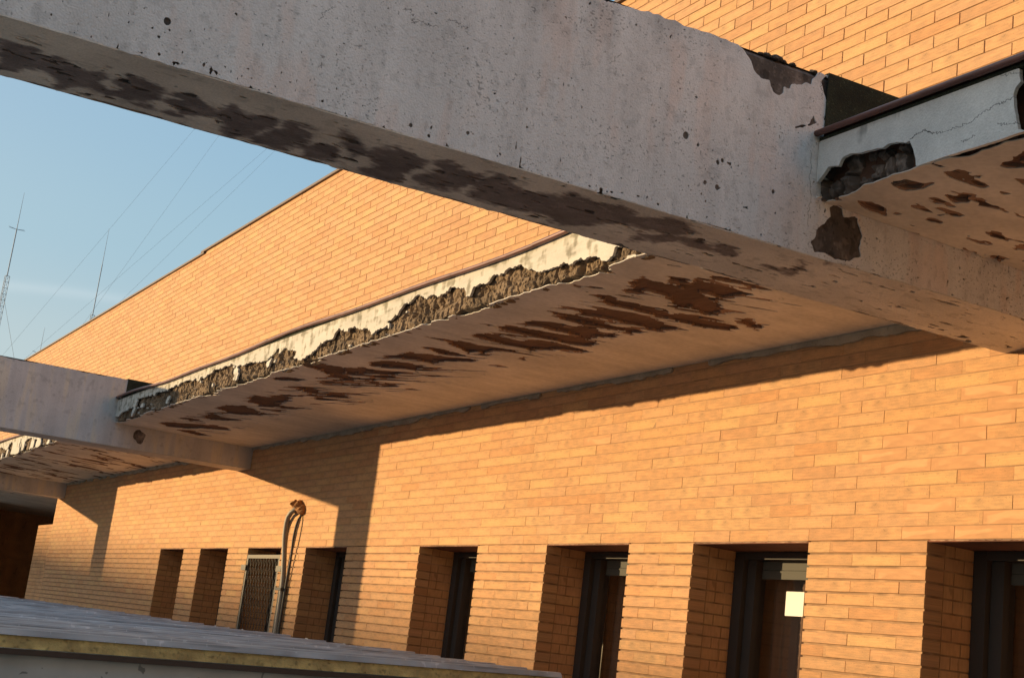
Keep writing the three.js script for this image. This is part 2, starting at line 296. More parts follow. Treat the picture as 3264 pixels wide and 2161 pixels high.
  WIN.forEach(([l, r], i) => {
    const w = new THREE.Group(); w.name = 'window'; lower.add(w);
    const fb = (n, m, ...a2) => obj(n, boxG(...a2), m, w), fz0 = -.375, fz1 = -.292;
    fb('frame', blackFrame, l - .0, l + .075, SILL, -.011, fz0, fz1); fb('frame', blackFrame, r - .075, r, SILL, -.011, fz0, fz1);
    fb('frame', blackFrame, l + .0755, r - .0755, -.05, -.0115, fz0, fz1 - .001); fb('frame', blackFrame, l + .0755, r - .0755, SILL, SILL + .07, fz0, fz1 - .001);
    fb('sash', blackFrame, l + .0765, l + .145, SILL + .071, -.0515, fz0 - .02, fz1 - .03); fb('sash', blackFrame, r - .145, r - .0765, SILL + .071, -.0515, fz0 - .02, fz1 - .03);
    fb('blind_slat', slatMat, l + .146, r - .146, -.098, -.0515, -.385, -.367); fb('blind_slat', slatMat, l + .146, r - .146, -.146, -.1, -.388, -.366);
    const pane = obj('pane', boxG(l + .1455, r - .1455, SILL + .072, -.145, -.362, -.358), glassMat, w); pane.castShadow = false;
    if (i >= 3) {
      const cg = new GB(), N = 60, cx0 = l + .05, cx1 = r - .05;
      for (let k = 0; k < N; k++) { const f = (t) => { const x = cx0 + (cx1 - cx0) * t; return [x, -.47 + .010 * Math.sin(x * 46 + Math.sin(x * 9) * 2) + .004 * Math.sin(x * 91)]; }, [xa, za] = f(k / N), [xb, zb] = f((k + 1) / N); cg.quad([xa, SILL, za], [xb, SILL, zb], [xb, .0, zb], [xa, .0, za], [xa, 0], [xb, 0], [xb, 1], [xa, 1]); }
      obj('curtain', cg.geo(), curtainMat, w);
    }
    fb('sill', mortarMat, l - .0, r + .0, SILL - .0015, SILL + .03, -.29, .02);
  });
  // recessed entrance beyond the end of the wall
  const dark = brickMats[0];
  const rec = (n, m2, ...a3) => obj(n, boxG(...a3), m2, lower);
  rec('hall_back_wall', dark, -22.6, -9.2, GROUND, 1.0, -2.6, -2.4); rec('hall_side_wall', dark, -22.6, -22.3, GROUND, 1.0, -2.39, -.31); rec('hall_front_wall', dark, -22.6, -19.6, GROUND, 1.0, -.3, -.003); rec('hall_end_wall', dark, -12.85, -12.7, GROUND, 1.0, -2.39, -.295); rec('hall_ceiling', soffitMat, -22.6, -9.2, 1.001, 1.1, -2.6, -.01);
  const step = [];
  for (let k = -39; k < 8; k++) for (let n = 0; n < 10; n++) { const x0 = -15.7 + n * L0 - (k % 2 ? .15 : 0); step.push([Math.max(-15.7, x0), k * C0, x0 + L0 - .002]); }
  const sg = new GB(), R2 = rng(8); for (const [x, y, xe] of step) sg.box(x + .002, Math.min(xe, -12.87), y + .004, y + C0 - .004, -.45, -.35, brickTones[Math.floor(R2() * 7.99)]);
  const sb = obj('set_back_brickwork', sg.geo(), brickMerged, lower); sb.userData.kind = 'stuff';
  rec('set_back_mortar', mortarMat, -15.69, -12.88, GROUND, .478, -.47, -.36);
}
const upper = thing('brick_wall', 'tall sunlit orange brick wall rising above the canopy to the roofline', 'wall');
{
  const L1 = .3148, C1 = .0655, Y0 = 2.355, X0 = 4.512, list = [];
  const top = (x) => x > -7.12 ? 3.655 : 3.632;
  for (let k = -17; k <= 20; k++) for (let n = -96; n < 20; n++) {
    const y0 = Y0 + k * C1, ph = ((k % 2) + 2) % 2 ? .5 : 0; let x0 = X0 + (n + ph) * L1, x1 = x0 + L1;
    if (x1 < -25 || x0 > WALL_R - .3) continue;
    let H = C1; if (y0 + H > top(x0)) H = top(x0) - y0; if (H < .02) continue;
    list.push({ x: (x0 + x1) / 2, y: y0 + H / 2, L: L1 - .0026, H: H - .0046, salt: false, hid: (y0 < 1.35) || (x0 < 5 && !upVisible((x0 + x1) / 2, y0)) });
  }
  layBricks(list, upper, 300, 2);
  const g = new GB(); g.box(-25, -7.1205, 1.23, 3.62, -.3, -.0042); g.box(-7.12, WALL_R, 1.23, 3.65, -.3, -.0042);
  obj('mortar', g.geo(), mortarMat, upper);
  const cop = mat({ color: lin(.09, .05, .04), roughness: .6 });
  obj('coping', boxG(-25, -7.05, 3.634, 3.658, -.33, .022), cop, upper); obj('coping', boxG(-7.16, WALL_R, 3.657, 3.682, -.33, .026), cop, upper);
}
function upVisible(x, y) {   // roughly: not behind the near beam
  const t = (5.53 - CAM.x) / (x - CAM.x); if (t <= 0 || t >= 1) return true; const yy = CAM.y + (y - CAM.y) * t, zz = CAM.z * (1 - t); return !(yy > .72 - .014 * zz && yy < 1.47 - .025 * zz && zz > 0);
}

// ───────────────────────── beams ─────────────────────────
function makeBeam({ x0, x1, tilt = 0, z1, yb, yt, label, cell, column, faceF, faceMat, bottomF, bottomMat = creamMat, zMem }) {
  const t = thing('concrete_beam', label, 'beam', undefined);
  const s = .004, core = new GB(), N = Math.ceil(z1 / .5);
  for (let k = 0; k < N; k++) {
    const a = z1 * k / N, b = z1 * (k + 1) / N, A = [x0 + s, x1 - s], ch = .022, ring = (z) => { const Y0 = yb(z) + s, Y1 = yt(z) - s, X0 = A[0], X1 = A[1]; return [[X0 + ch, Y0, z], [X1 - ch, Y0 + tilt, z], [X1, Y0 + ch + tilt, z], [X1, Y1 - ch, z], [X1 - ch, Y1, z], [X0 + ch, Y1, z], [X0, Y1 - ch, z], [X0, Y0 + ch, z]]; }, p = ring(a), q = ring(b);
    for (let m = 0; m < 8; m++) { const n = (m + 1) % 8, w = m % 4 > 1 ? [[a, p[m][1]], [b, q[m][1]], [b, q[n][1]], [a, p[n][1]]] : [[a, p[m][0]], [b, q[m][0]], [b, q[n][0]], [a, p[n][0]]]; core.quad(p[m], q[m], q[n], p[n], ...w); }
    if (k === N - 1) for (let m = 1; m < 7; m++) core.tri(q[0], q[m], q[m + 1], [0, 0], [.4, 0], [.4, .7]);
  }
  obj('concrete_core', core.geo(), bareMat, t);
  const H = (z) => yt(z) - yb(z) - tilt, rag = (z, sd) => Math.max(0, .022 * (fbm(z * 11, sd, 200 + sd, 4) - .38)) + .007 * vn(z * 55, sd, 240 + sd) * vn(z * 6, sd, 250 + sd) + .008 * sm(.60, .80, fbm(z * 4, sd, 230 + sd, 3));
  // camera-side face
  obj('face_paint', skin(0, z1, -.004, .73, cell, (z, v) => Math.min(v - rag(z, 1) * .3 - .001, H(z) - v - rag(z, 2), z1 - z, z - .004 + .02, faceF ? faceF(z, yb(z) + tilt + v) : 1), (z, v, w) => [x1 - .0045 * w, yb(z) + tilt + v, z], (z, v) => [z, v]), faceMat, t);
  obj('back_paint', skin(0, z1, 0, .76, cell * 3, (z, v) => Math.min(v - rag(z, 3), H(z) + tilt - v - rag(z, 4), z1 - z, z + .02), (z, v, w) => [x0 + .0045 * w, yb(z) + v, z], (z, v) => [z, v]), plasterMat, t);
  obj('underside_paint', skin(x0 - .004, x1 + .004, 0, z1, cell, (x, z) => Math.min(x - x0 - rag(z, 7) * 1.7, x1 - x - rag(z, 5) * .25, z1 - z, z + .02, bottomF ? bottomF(x, z) : .01), (x, z, w) => [x, yb(z) + tilt * (x - x0) / (x1 - x0) + .0045 * w, z], (x, z) => [z, x]), bottomMat, t);
  const top = new GB(); top.quad([x0 + .02, yt(0), 0], [x1 - .02, yt(0), 0], [x1 - .02, yt(z1), z1], [x0 + .02, yt(z1), z1], [0, 0], [.4, 0], [.4, z1], [0, z1]); obj('top_face', top.geo(), bareMat, t);
  // bitumen sheet dressed up the beam where it stands above the canopy roof
  const mem = new GB(), zm = zMem;
  for (const [xa, xb] of [[x1 + .0015, x1 + .007], [x0 - .007, x0 - .0015]]) { const f = (z, o) => yt(z) + o; for (const x of [xa, xb]) mem.quad([x, 1.19, zm], [x, 1.19, .002], [x, f(.002, .006), .002], [x, f(zm, .006), zm], [0, 0], [zm, 0], [zm, .3], [0, .3]); mem.quad([xa, 1.19, zm], [xb, 1.19, zm], [xb, f(zm, .006), zm], [xa, f(zm, .006), zm], [0, 0], [.01, 0], [.01, .3], [0, .3]); }
  mem.quad([x0 - .007, yt(.002) + .006, .002], [x1 + .007, yt(.002) + .006, .002], [x1 + .007, yt(zm) + .006, zm], [x0 - .007, yt(zm) + .006, zm], [0, 0], [.4, 0], [.4, zm], [0, zm]);
  obj('bitumen_sheet', mem.geo(), membraneMat, t);
  if (column) { obj('column', boxG(x0 + .001, x1 - .001, GROUND, yb(3.41) + .02, 3.41, 3.8), plasterMat, t); }
  return t;
}
// near beam
const NB = { x0: 5.33, x1: 5.69, tilt: .03, yb: (z) => .783 - .0165 * z, yf: (z) => .813 - .0165 * z, yt: (z) => 1.533 - .035 * z };
{
  const Fp = (crop, pts) => poly(onPlane(crop, pts, 'x', NB.x1, 'z', 'y'));
  const bigChip = Fp('R3', [[440, 330], [500, 410], [520, 470], [570, 530], [630, 545], [635, 580], [650, 630], [690, 655], [725, 640], [730, 600], [770, 610], [780, 580], [850, 580], [910, 575], [925, 530], [960, 500], [965, 470], [900, 420], [700, 360]]);
  const sideHole = Fp('S', [[2645, 659], [2663, 650], [2686, 666], [2693, 687], [2730, 692], [2744, 720], [2753, 752], [2740, 790], [2744, 813], [2707, 831], [2665, 827], [2628, 804], [2596, 804], [2584, 771], [2600, 757], [2610, 729], [2625, 712], [2648, 690]]);
  const chipG = Fp('R3', [[805, 875], [830, 855], [900, 840], [930, 790], [945, 850], [900, 870], [840, 880]]), chipH = Fp('R3', [[975, 560], [1000, 640], [1020, 700], [1025, 760], [1000, 800], [985, 830], [1050, 830], [1050, 540], [1010, 520]]);
  const blobs = [['R3', 50, 935, 24], ['R3', 135, 995, 17], ['R3', 200, 1025, 8], ['R3', 235, 1032, 7], ['R3', 270, 1115, 20], ['R3', 300, 1100, 18], ['R3', 355, 1125, 17], ['R3', 410, 1138, 12], ['R3', 185, 1160, 11], ['R3', 180, 1250, 20], ['R3', 265, 1285, 16], ['R3', 155, 1330, 14], ['R3', 185, 1380, 14], ['R3', 650, 1312, 19], ['R3', 620, 1278, 6], ['R3', 860, 608, 7], ['R3', 595, 1460, 7], ['R3', 665, 1462, 8], ['R3', 200, 1485, 9], ['R1', 1145, 150, 34], ['R1', 1160, 205, 14], ['R1', 1055, 95, 13], ['R1', 1087, 250, 20], ['R1', 875, 150, 15], ['R1', 550, 95, 9], ['R1', 1578, 315, 10], ['R1', 1415, 432, 12], ['R1', 1185, 425, 17], ['R1', 1245, 435, 12], ['R1', 1090, 370, 14], ['R1', 1440, 500, 22], ['R1', 1655, 520, 14], ['R1', 1705, 522, 9], ['R1', 2305, 688, 8], ['R1', 1860, 580, 7], ['R1', 315, 118, 10], ['R1', 620, 250, 16], ['R2', 2137, 827, 15], ['R2', 2230, 897, 12], ['R2', 2345, 937, 26], ['R2', 2170, 1000, 8], ['R2', 2170, 1050, 7], ['R2', 1565, 1135, 7], ['R2', 1280, 1170, 9], ['R2', 450, 860, 22], ['R2', 290, 845, 12], ['R2', 575, 930, 22], ['R2', 1760, 1300, 26], ['R2', 1800, 1315, 18], ['R2', 2083, 1353, 8], ['R2', 575, 165, 14], ['R2', 880, 245, 9], ['R2', 910, 250, 9], ['R2', 1145, 250, 9], ['R2', 1495, 355, 8]]
    .map(([c, x, y, r]) => { const q = CROP[c], p = hit(q[0] + x / q[2], q[1] + y / q[2], 'x', NB.x1); return [p.z, p.y, (c === 'R3' ? 1 : .66) * r / q[2] * p.distanceTo(CAM) / FPX]; });
  const faceF = (z, y) => {
    if (z > 4.5) return .01;
    const n = fbm(z * 26, y * 26, 301, 3) - .5, v = y - NB.yf(z);
    let d = Math.max(bigChip(z, y), sideHole(z, y), chipG(z, y), chipH(z, y)) + n * .02;
    for (const [bz, by, r] of blobs) { const q = Math.hypot((z - bz) * 1.15, y - by); if (q < r * 2.4) d = Math.max(d, r * .95 - q + n * r * 1.6); }
    // small pits, thickest along the lower arris and in clusters
    const cl = sm(.44, .62, fbm(z * 2.2, y * 3, 310, 3)), low = sm(.15, .01, v) * sm(.35, .55, fbm(z * 1.7, 4, 311, 2) + .06), amt = Math.max(low * .20, cl * .04 * sm(.60, .45, Math.abs(v - .35)), .0);
    const pit = vn(z * 105, y * 80, 320) * .7 + vn(z * 170, y * 150, 321) * .3;
    return Math.min(-d, (1.0 - amt * .30 - pit) * .03 - .0048);
  };
  const Bp = (crop, pts) => poly(onPlane(crop, pts, 'y', .765, 'x', 'z'));
  const bot = union([
    Bp('R1', [[0, 200], [110, 230], [230, 240], [300, 290], [420, 320], [540, 390], [620, 400], [740, 410], [760, 450], [720, 480], [770, 520], [740, 560], [660, 540], [560, 520], [470, 520], [380, 500], [370, 450], [300, 400], [200, 380], [0, 370]]),
    Bp('R1', [[590, 520], [640, 490], [760, 540], [800, 480], [900, 460], [1000, 480], [1100, 530], [1130, 580], [1110, 640], [1060, 660], [960, 640], [850, 600], [740, 580]]),
    Bp('R1', [[1120, 600], [1220, 590], [1330, 590], [1420, 640], [1500, 690], [1480, 750], [1380, 740], [1250, 730], [1150, 690]]),
    Bp('R1', [[1500, 660], [1600, 650], [1700, 700], [1800, 740], [1900, 770], [1900, 820], [1780, 840], [1680, 870], [1580, 860], [1500, 800]]),
    Bp('R1', [[1700, 900], [1850, 850], [2000, 800], [2100, 830], [2180, 870], [2100, 960], [1960, 970], [1850, 950], [1760, 920]]),
    Bp('R1', [[2080, 960], [2200, 930], [2320, 950], [2369, 1000], [2369, 1060], [2250, 1040], [2100, 1000]]),
    Bp('R2', [[0, 890], [100, 910], [150, 960], [140, 1040], [60, 1060], [0, 1050]]),
    Bp('R2', [[130, 1090], [170, 1000], [280, 960], [400, 990], [520, 1040], [570, 1090], [480, 1130], [400, 1180], [250, 1170], [160, 1130]]),
    Bp('R2', [[440, 1180], [520, 1150], [640, 1150], [620, 1090], [700, 1090], [820, 1140], [900, 1170], [980, 1180], [900, 1240], [770, 1270], [640, 1250], [520, 1220]]),
    Bp('R2', [[840, 1260], [950, 1210], [1060, 1200], [1180, 1250], [1300, 1300], [1450, 1320], [1560, 1350], [1700, 1400], [1850, 1440], [2000, 1480], [2050, 1520], [1950, 1550], [1500, 1510], [1350, 1450], [1200, 1410], [1050, 1370], [900, 1310]]),
    Bp('R2', [[1700, 1500], [1900, 1480], [2100, 1500], [2300, 1540], [2369, 1570], [2369, 1620], [2200, 1600], [1900, 1550]]),
    Bp('Z4', [[1480, 60], [1560, 90], [1640, 120], [1760, 150], [1880, 160], [2000, 190], [1900, 210], [1780, 200], [1640, 180], [1560, 170]]),
    Bp('R6', [[0, 90], [120, 100], [260, 150], [420, 165], [380, 215], [260, 195], [140, 170], [0, 150]]),
    Bp('R6', [[570, 280], [640, 290], [740, 310], [800, 300], [840, 270], [900, 300], [915, 355], [850, 345], [780, 355], [700, 320], [620, 310]]),
    Bp('R6', [[985, 290], [1040, 298], [1010, 308]]),
  ]);
  const bottomF = (x, z) => z > 4.6 ? .01 : Math.min((.735 - fbm(x * 70, z * 16, 331, 4) - .05 * sm(-.03, .02, bot(x, z))) * .1, (.80 - fbm(x * 22, z * 6, 333, 4)) * .1);
  const ut = tex(2048, 256, (u, v) => {
    const z = u * 4.6, x = NB.x0 + v * .4, b = bot(x, z) + (fbm(x * 26, z * 11, 330, 5) - .5) * .10 + (fbm(x * 90, z * 40, 334, 3) - .5) * .03, t = sm(-.016, .02, b) * (.8 + .3 * (fbm(x * 30, z * 20, 335, 3) - .2)), n = fbm(x * 9, z * 4, 336, 5), g = vn(x * 300, z * 300, 337), fl = sm(.6, .75, fbm(x * 60, z * 22, 338, 3)), k = .93 + (n - .5) * .24 + (g - .5) * .08 - fl * .08, d = .86 + (n - .5) * .3 + (g - .5) * .12 + fl * .12;
    const A = [238 * k, 232 * k, 225 * k], B = [126 * d, 117 * d, 119 * d]; return A.map((c, q) => c + (B[q] - c) * clamp(t, 0, 1));
  }, { repeat: [1 / 4.6, 1 / .4] });
  ut.offset.set(0, -NB.x0 / .4);
  const undersideMat = mat({ color: lin(.97, .95, .93), map: ut, bumpMap: rp(grainBump, 1.5, 1.5), bumpScale: .003, roughness: .93 });
  // face colour: weathered whitewash with streaks, pinkish rust bleeding and hairline cracks
  const TW = 2048, TH = 512, ZL = 4.6, crack = new Float32Array(TW * TH);
  const line = (crop, pts, wdt = 1) => { const q = onPlane(crop, pts, 'x', NB.x1, 'z', 'y').map(([z, y]) => [z / ZL * TW, (y - NB.yf(z)) / .75 * TH]); for (let k = 1; k < q.length; k++) { const n = Math.ceil(Math.hypot(q[k][0] - q[k - 1][0], q[k][1] - q[k - 1][1]) * 2); for (let s = 0; s <= n; s++) { const t = s / n, jx = (vn(k * 9 + t * 8, 1, 341) - .5) * 6, jy = (vn(k * 9 + t * 8, 5, 342) - .5) * 5; const X = Math.round(q[k - 1][0] + (q[k][0] - q[k - 1][0]) * t + jx), Y = Math.round(q[k - 1][1] + (q[k][1] - q[k - 1][1]) * t + jy); if (X >= 0 && Y >= 0 && X < TW && Y < TH) crack[Y * TW + X] = Math.max(crack[Y * TW + X], wdt * (.5 + .5 * vn(t * 6, k, 343))); } } };
  line('R2', [[400, 65], [440, 62], [462, 85], [475, 130], [460, 157], [500, 140], [535, 150], [580, 178], [640, 180]], 1); line('R2', [[705, 135], [745, 140], [790, 180], [840, 188]], 1); line('R2', [[820, 200], [850, 240]], .7);
  line('R1', [[2190, 135], [2240, 70], [2310, 55]], .8); line('R2', [[1820, 435], [1890, 375]], .7); line('R2', [[1330, 480], [1335, 520], [1322, 555]], .8); line('R2', [[1620, 445], [1690, 440]], .7); line('R3', [[975, 560], [985, 620], [990, 690]], 1); line('R3', [[560, 985], [640, 1010], [680, 1040]], .5); line('R3', [[910, 1030], [905, 1330], [890, 1550]], .8); line('R3', [[180, 540], [270, 570]], .6);
  const ft = tex(TW, TH, (x, y) => {
    const z = x * ZL, v = y * .75, n = fbm(z * 3, v * 3, 350, 6), st = fbm(z * 22, v * 1.6, 351, 4), m = fbm(z * 42, v * 30, 352, 3), f = vn(z * 420, v * 420, 353), d = fbm(z * 1.3, v * 2.2, 354, 3);
    let k = .955 + (n - .5) * .10 + (st - .5) * .10 - sm(.60, .76, m) * .06 + (f - .5) * .07;
    const speck = vn(z * 150, v * 190, 355) + .25 * (fbm(z * 5, v * 5, 356, 2) - .5); k -= sm(.86, .93, speck) * .22; k -= sm(.80, .95, vn(z * 70, v * 240, 359)) * sm(.4, .6, fbm(z * 4, v * 4, 360, 2)) * .10;
    k -= sm(.45, .75, fbm(z * 8, v * 5, 357, 3)) * sm(.42, .68, v) * .13;      // grime streaks under the top arris
    const pink = sm(.48, .72, fbm(z * 14, v * 3.5, 358, 3)) * sm(.4, .6, d) * .085;
    k *= 1 - .55 * crack[Math.min(TH - 1, Math.floor(y * TH)) * TW + Math.min(TW - 1, Math.floor(x * TW))];
    return [240 * k * (1 + pink * .15), 239 * k * (1 - pink * .3), 240 * k * (1 - pink * .5)];
  }, { repeat: [1 / ZL, 1 / .75] });
  const faceMat = mat({ color: lin(1, .985, .98), map: ft, bumpMap: rp(grainBump, 2, 2), bumpScale: .002, roughness: .93 });
  makeBeam({ ...NB, z1: 7.6, cell: .0055, label: 'long whitewashed concrete beam with a broken top arris, crossing in front of the sunlit wall', faceF, faceMat, bottomF, bottomMat: undersideMat, zMem: 1.40 });
}
{
  const beam = scene.getObjectByName('concrete_beam');
  for (const [x, y, r, sd] of [[665, 452, 30, 1], [600, 448, 22, 2], [925, 512, 20, 3], [560, 425, 16, 4], [780, 470, 18, 5], [720, 462, 15, 6]]) {
    const p = hit(2164 + x / 2.1536, y / 2.1536, 'x', NB.x1 - .02), rr = r / 2.1536 * p.distanceTo(CAM) / FPX, g = new THREE.IcosahedronGeometry(rr, 3), q = g.attributes.position;
    for (let i = 0; i < q.count; i++) { const k = .6 + .8 * fbm(q.getX(i) / rr * 1.6 + sd * 5, q.getY(i) / rr * 1.6 + q.getZ(i) / rr * 1.1, 905 + sd, 3); q.setXYZ(i, q.getX(i) * k * 1.2, q.getY(i) * k * .7, q.getZ(i) * k * 1.5); }
    g.computeVertexNormals(); g.translate(p.x, NB.yt(p.z) + rr * .1, p.z); obj('rubble', g, bareMat, beam);
  }
}
const farBottom = (sd) => (x, z) => .06 - .12 * Math.max(0, fbm(x * 9, z * 3.4, sd, 4) - .42);
makeBeam({ x0: -4.45, x1: -4.07, z1: 3.8, yb: (z) => .785 - .007 * z, yt: (z) => 1.445 - .008 * z, cell: .012, column: true, zMem: 1.36, label: 'stained concrete beam whose shadow and post fall between the windows', faceMat: plasterMat,
  faceF: (() => { const h = poly(onPlane('R4', [[915, 1425], [930, 1405], [960, 1400], [1000, 1430], [990, 1470], [970, 1495], [935, 1490], [915, 1460]], 'x', -4.07, 'z', 'y')); return (z, y) => -(h(z, y) + (fbm(z * 30, y * 30, 401, 2) - .5) * .03) ; })(), bottomF: farBottom(410) });
makeBeam({ x0: -12.77, x1: -12.37, z1: 3.8, yb: (z) => .785 - .007 * z, yt: (z) => 1.445 - .008 * z, cell: .02, column: true, zMem: 1.36, label: 'concrete beam at the end of the brick wall beside the dark entrance', faceMat: plasterMat, bottomF: farBottom(420) });

// ───────────────────────── canopy slabs ─────────────────────────
const ZF = 1.42, SOF = 1.0, TOPY = 1.218;
function makeCanopy({ x0, x1, label, cell, holes, under, plaster, sag, seed, ha = 1, rel = 1, plasterM = fasciaMat, coreM = coreMat }) {
  const t = thing('canopy_slab', label, 'canopy');
  obj('slab', boxG(x0 + .002, x1 - .002, SOF + (under ? .015 : .0038), TOPY, .004, ZF - .075), bareSoffit, t);
  const chip = (x) => sm(.5, .66, fbm(x * 2.6, 5, seed + 4, 4)), edge = (x) => .03 * (fbm(x * 5, 1, seed + 1, 4) - .5) + .016 * (vn(x * 31, 3, seed + 2) - .5) - .035 * chip(x), hang = (x) => ha * (.03 * (fbm(x * 7, 21, seed + 1, 4) - .5) + .014 * (vn(x * 27, 31, seed + 2) - .5) + .012 * chip(x));
  obj('soffit_paint', skin(x0 + .001, x1 - .001, 0.002, ZF + .02, cell, (x, z) => Math.min(ZF - .012 + edge(x) - z, z + .01, x - x0 + .02, x1 - x + .02, -(holes(x, z))), (x, z, w) => [x, SOF + .0035 * w, z], (x, z) => [x, z]), soffitMat, t);
  if (under) obj('undercoat', skin(x0 + .001, x1 - .001, 0.1, ZF - .08, cell * 1.3, (x, z) => -(under(x, z)), (x, z, w) => [x, SOF + .0036 + .0112 * w, z], (x, z) => [x, z]), undercoat, t);
  // broken concrete of the slab edge, in real relief
  const g = new GB(), nx = Math.ceil((x1 - x0) / (x0 < -5 ? .02 : .007)), ny = 30, zf = (x, y) => { const wx = x + .05 * fbm(x * 9, y * 9, seed + 11, 2), r = 1 - Math.abs(fbm(wx * 9, y * 8, seed + 5, 4) * 2 - 1), cr = sm(.90, .985, 1 - Math.abs(fbm(wx * 8, y * 5, seed + 6, 3) * 2 - 1)); return ZF - .009 - rel * .016 * fbm(x * 4, y * 9, seed + 7, 4) + rel * .009 * (r - .6) - rel * .012 * cr - (() => { const A = cells(wx * 15, y * 12, seed + 30), B = cells(x * 38 + 7, y * 42, seed + 40); return rel * (.020 * A[0] + .012 * sm(.16, .02, A[1])) + .009 * B[0] + .004 * sm(.2, .05, B[1]); })() + .006 - .004 * vn(x * 80, y * 90, seed + 10) - rel * .016 * sm(.56, .76, fbm(x * 7, y * 12, seed + 9, 3)); };
  const P = (i, j) => { const x = x0 + .002 + (x1 - x0 - .004) * i / nx, v = j / ny, yb = SOF + .001 + hang(x), y = yb + (TOPY - yb) * v; return [x, y, zf(x, y)]; }, U = (p) => [p[0], p[1]];
  for (let i = 0; i < nx; i++) { for (let j = 0; j < ny; j++) { const a = P(i, j), b = P(i + 1, j), c = P(i + 1, j + 1), d = P(i, j + 1); g.quad(a, b, c, d, U(a), U(b), U(c), U(d)); } const a = P(i, 0), b = P(i + 1, 0); g.quad([a[0], SOF + .0036, ZF - .1], [b[0], SOF + .0036, ZF - .1], b, a, [a[0], .1], [b[0], .1], U(b), U(a)); }
  obj('broken_edge', g.geo(), coreM, t);
  obj('edge_plaster', skin(x0 + .001, x1 - .001, SOF - .006, TOPY, Math.min(.006, cell), (x, y) => Math.min(plaster(x, y), y - SOF - hang(x) - .002, x - x0 + .02), (x, y, w) => [x, y, ZF - .014 * w + .0015 * (fbm(x * 6, y * 9, seed + 20, 2) - .5)], (x, y) => [x, y]), plasterM, t);
  obj('roof_sheet', boxG(x0 + .003, x1 - .003, TOPY + .002, TOPY + .014, .01, ZF + .0), membraneMat, t);
  // painted metal drip edge, in lengths that overlap
  let x = x0 + .002, k = 0; const R = rng(seed);
  while (x < x1 - .05) {
    const len = Math.min(x1 - .002 - x, .42 + R() * .5), n = 6, pts = [], r = .0118 + .0008 * (k % 2), dy = (R() - .5) * .004;
    for (let i = 0; i <= n; i++) { const xx = x + (len + (x + len < x1 - .1 ? .012 : 0)) * i / n; pts.push([xx, TOPY + .012 + sag(xx) + dy, ZF + .016]); }
    const nose = tube(pts, r, 12), lip = new GB();
    for (let i = 0; i < n; i++) { const a = pts[i], b = pts[i + 1]; lip.quad([a[0], TOPY + .017, ZF - .2], [b[0], TOPY + .017, ZF - .2], [b[0], b[1] + r * .8, b[2] - .004], [a[0], a[1] + r * .8, a[2] - .004], [0, 0], [1, 0], [1, 1], [0, 1]); }
    obj('drip_edge', mergeGeometries([nose.toNonIndexed(), lip.geo()]), flashMat, t);
    x += len; k++;
  }
  return t;
}
const fasciaTex = tex(1024, 256, (x, y) => { const n = fbm(x * 20, y * 4, 511, 5, 20, 4), st = fbm(x * 90, y * 2, 512, 4, 90, 2), m = fbm(x * 44, y * 9, 513, 3, 44, 9); let k = .93 + (n - .5) * .16; const mould = sm(.52, .74, st * .6 + m * .4 + (y - .6) * .22) * .55; k *= 1 - mould * .55; return [234 * k, 230 * k * (1 - mould * .02), 224 * k * (1 - mould * .12)]; });
fasciaTex.repeat.set(.25, 4.4); fasciaTex.offset.set(0, -4.4);
const fasciaMat = mat({ color: lin(.78, .755, .71), map: fasciaTex, bumpMap: rp(grainBump, 2, 2), bumpScale: .002, roughness: .93 });

const crackMat = (() => {
  const TW = 1024, TH = 192, X0 = 5.7, XW = 1.4, c = new Float32Array(TW * TH);
  const line = (pts, wd) => { const q = onPlane('R3', pts, 'z', ZF, 'x', 'y').map(([x, y]) => [(x - X0) / XW * TW, (y - 1) / .26 * TH]); for (let k = 1; k < q.length; k++) for (let s = 0; s <= 160; s++) { const t = s / 160, X = Math.round(q[k - 1][0] + (q[k][0] - q[k - 1][0]) * t + (vn(k * 7 + t * 9, 1, 531) - .5) * 7), Y = Math.round(q[k - 1][1] + (q[k][1] - q[k - 1][1]) * t + (vn(k * 7 + t * 9, 4, 532) - .5) * 7); for (const [a, b] of [[0, 0], [1, 0]]) if (X + a >= 0 && X + a < TW && Y >= 0 && Y < TH) c[Y * TW + X + a] = Math.max(c[Y * TW + X + a], wd); } };
  line([[1588, 965], [1630, 925], [1690, 895], [1745, 917]], 1); line([[1745, 917], [1810, 912], [1900, 880], [2000, 840], [2100, 770], [2180, 718], [2230, 700], [2300, 672]], .7); line([[1940, 975], [1980, 965], [2030, 930]], .6); line([[2190, 855], [2250, 855], [2330, 845]], .6); line([[2210, 525], [2300, 505], [2369, 500]], .5);
  const t = tex(TW, TH, (x, y) => { const n = fbm(x * 9, y * 2, 533, 5), st = fbm(x * 34, y * 1.2, 534, 4), f = vn(x * 300, y * 60, 535); let k = .95 + (n - .5) * .16 + (st - .5) * .10 + (f - .5) * .06; const mould = sm(.5, .72, st * .55 + fbm(x * 14, y * 4, 536, 3) * .45 + (y - .75) * .2) * sm(.55, .1, x) * .5; k *= (1 - mould * .6) * (1 - .6 * c[Math.min(TH - 1, Math.floor(y * TH)) * TW + Math.min(TW - 1, Math.floor(x * TW))]); return [236 * k, 235 * k, 233 * k]; }, { repeat: [1 / XW, 1 / .26] });
  t.offset.set(-X0 / XW, -1 / .26);
  return mat({ color: lin(.95, .945, .93), map: t, bumpMap: rp(grainBump, 2, 2), bumpScale: .002, roughness: .93 });
})();
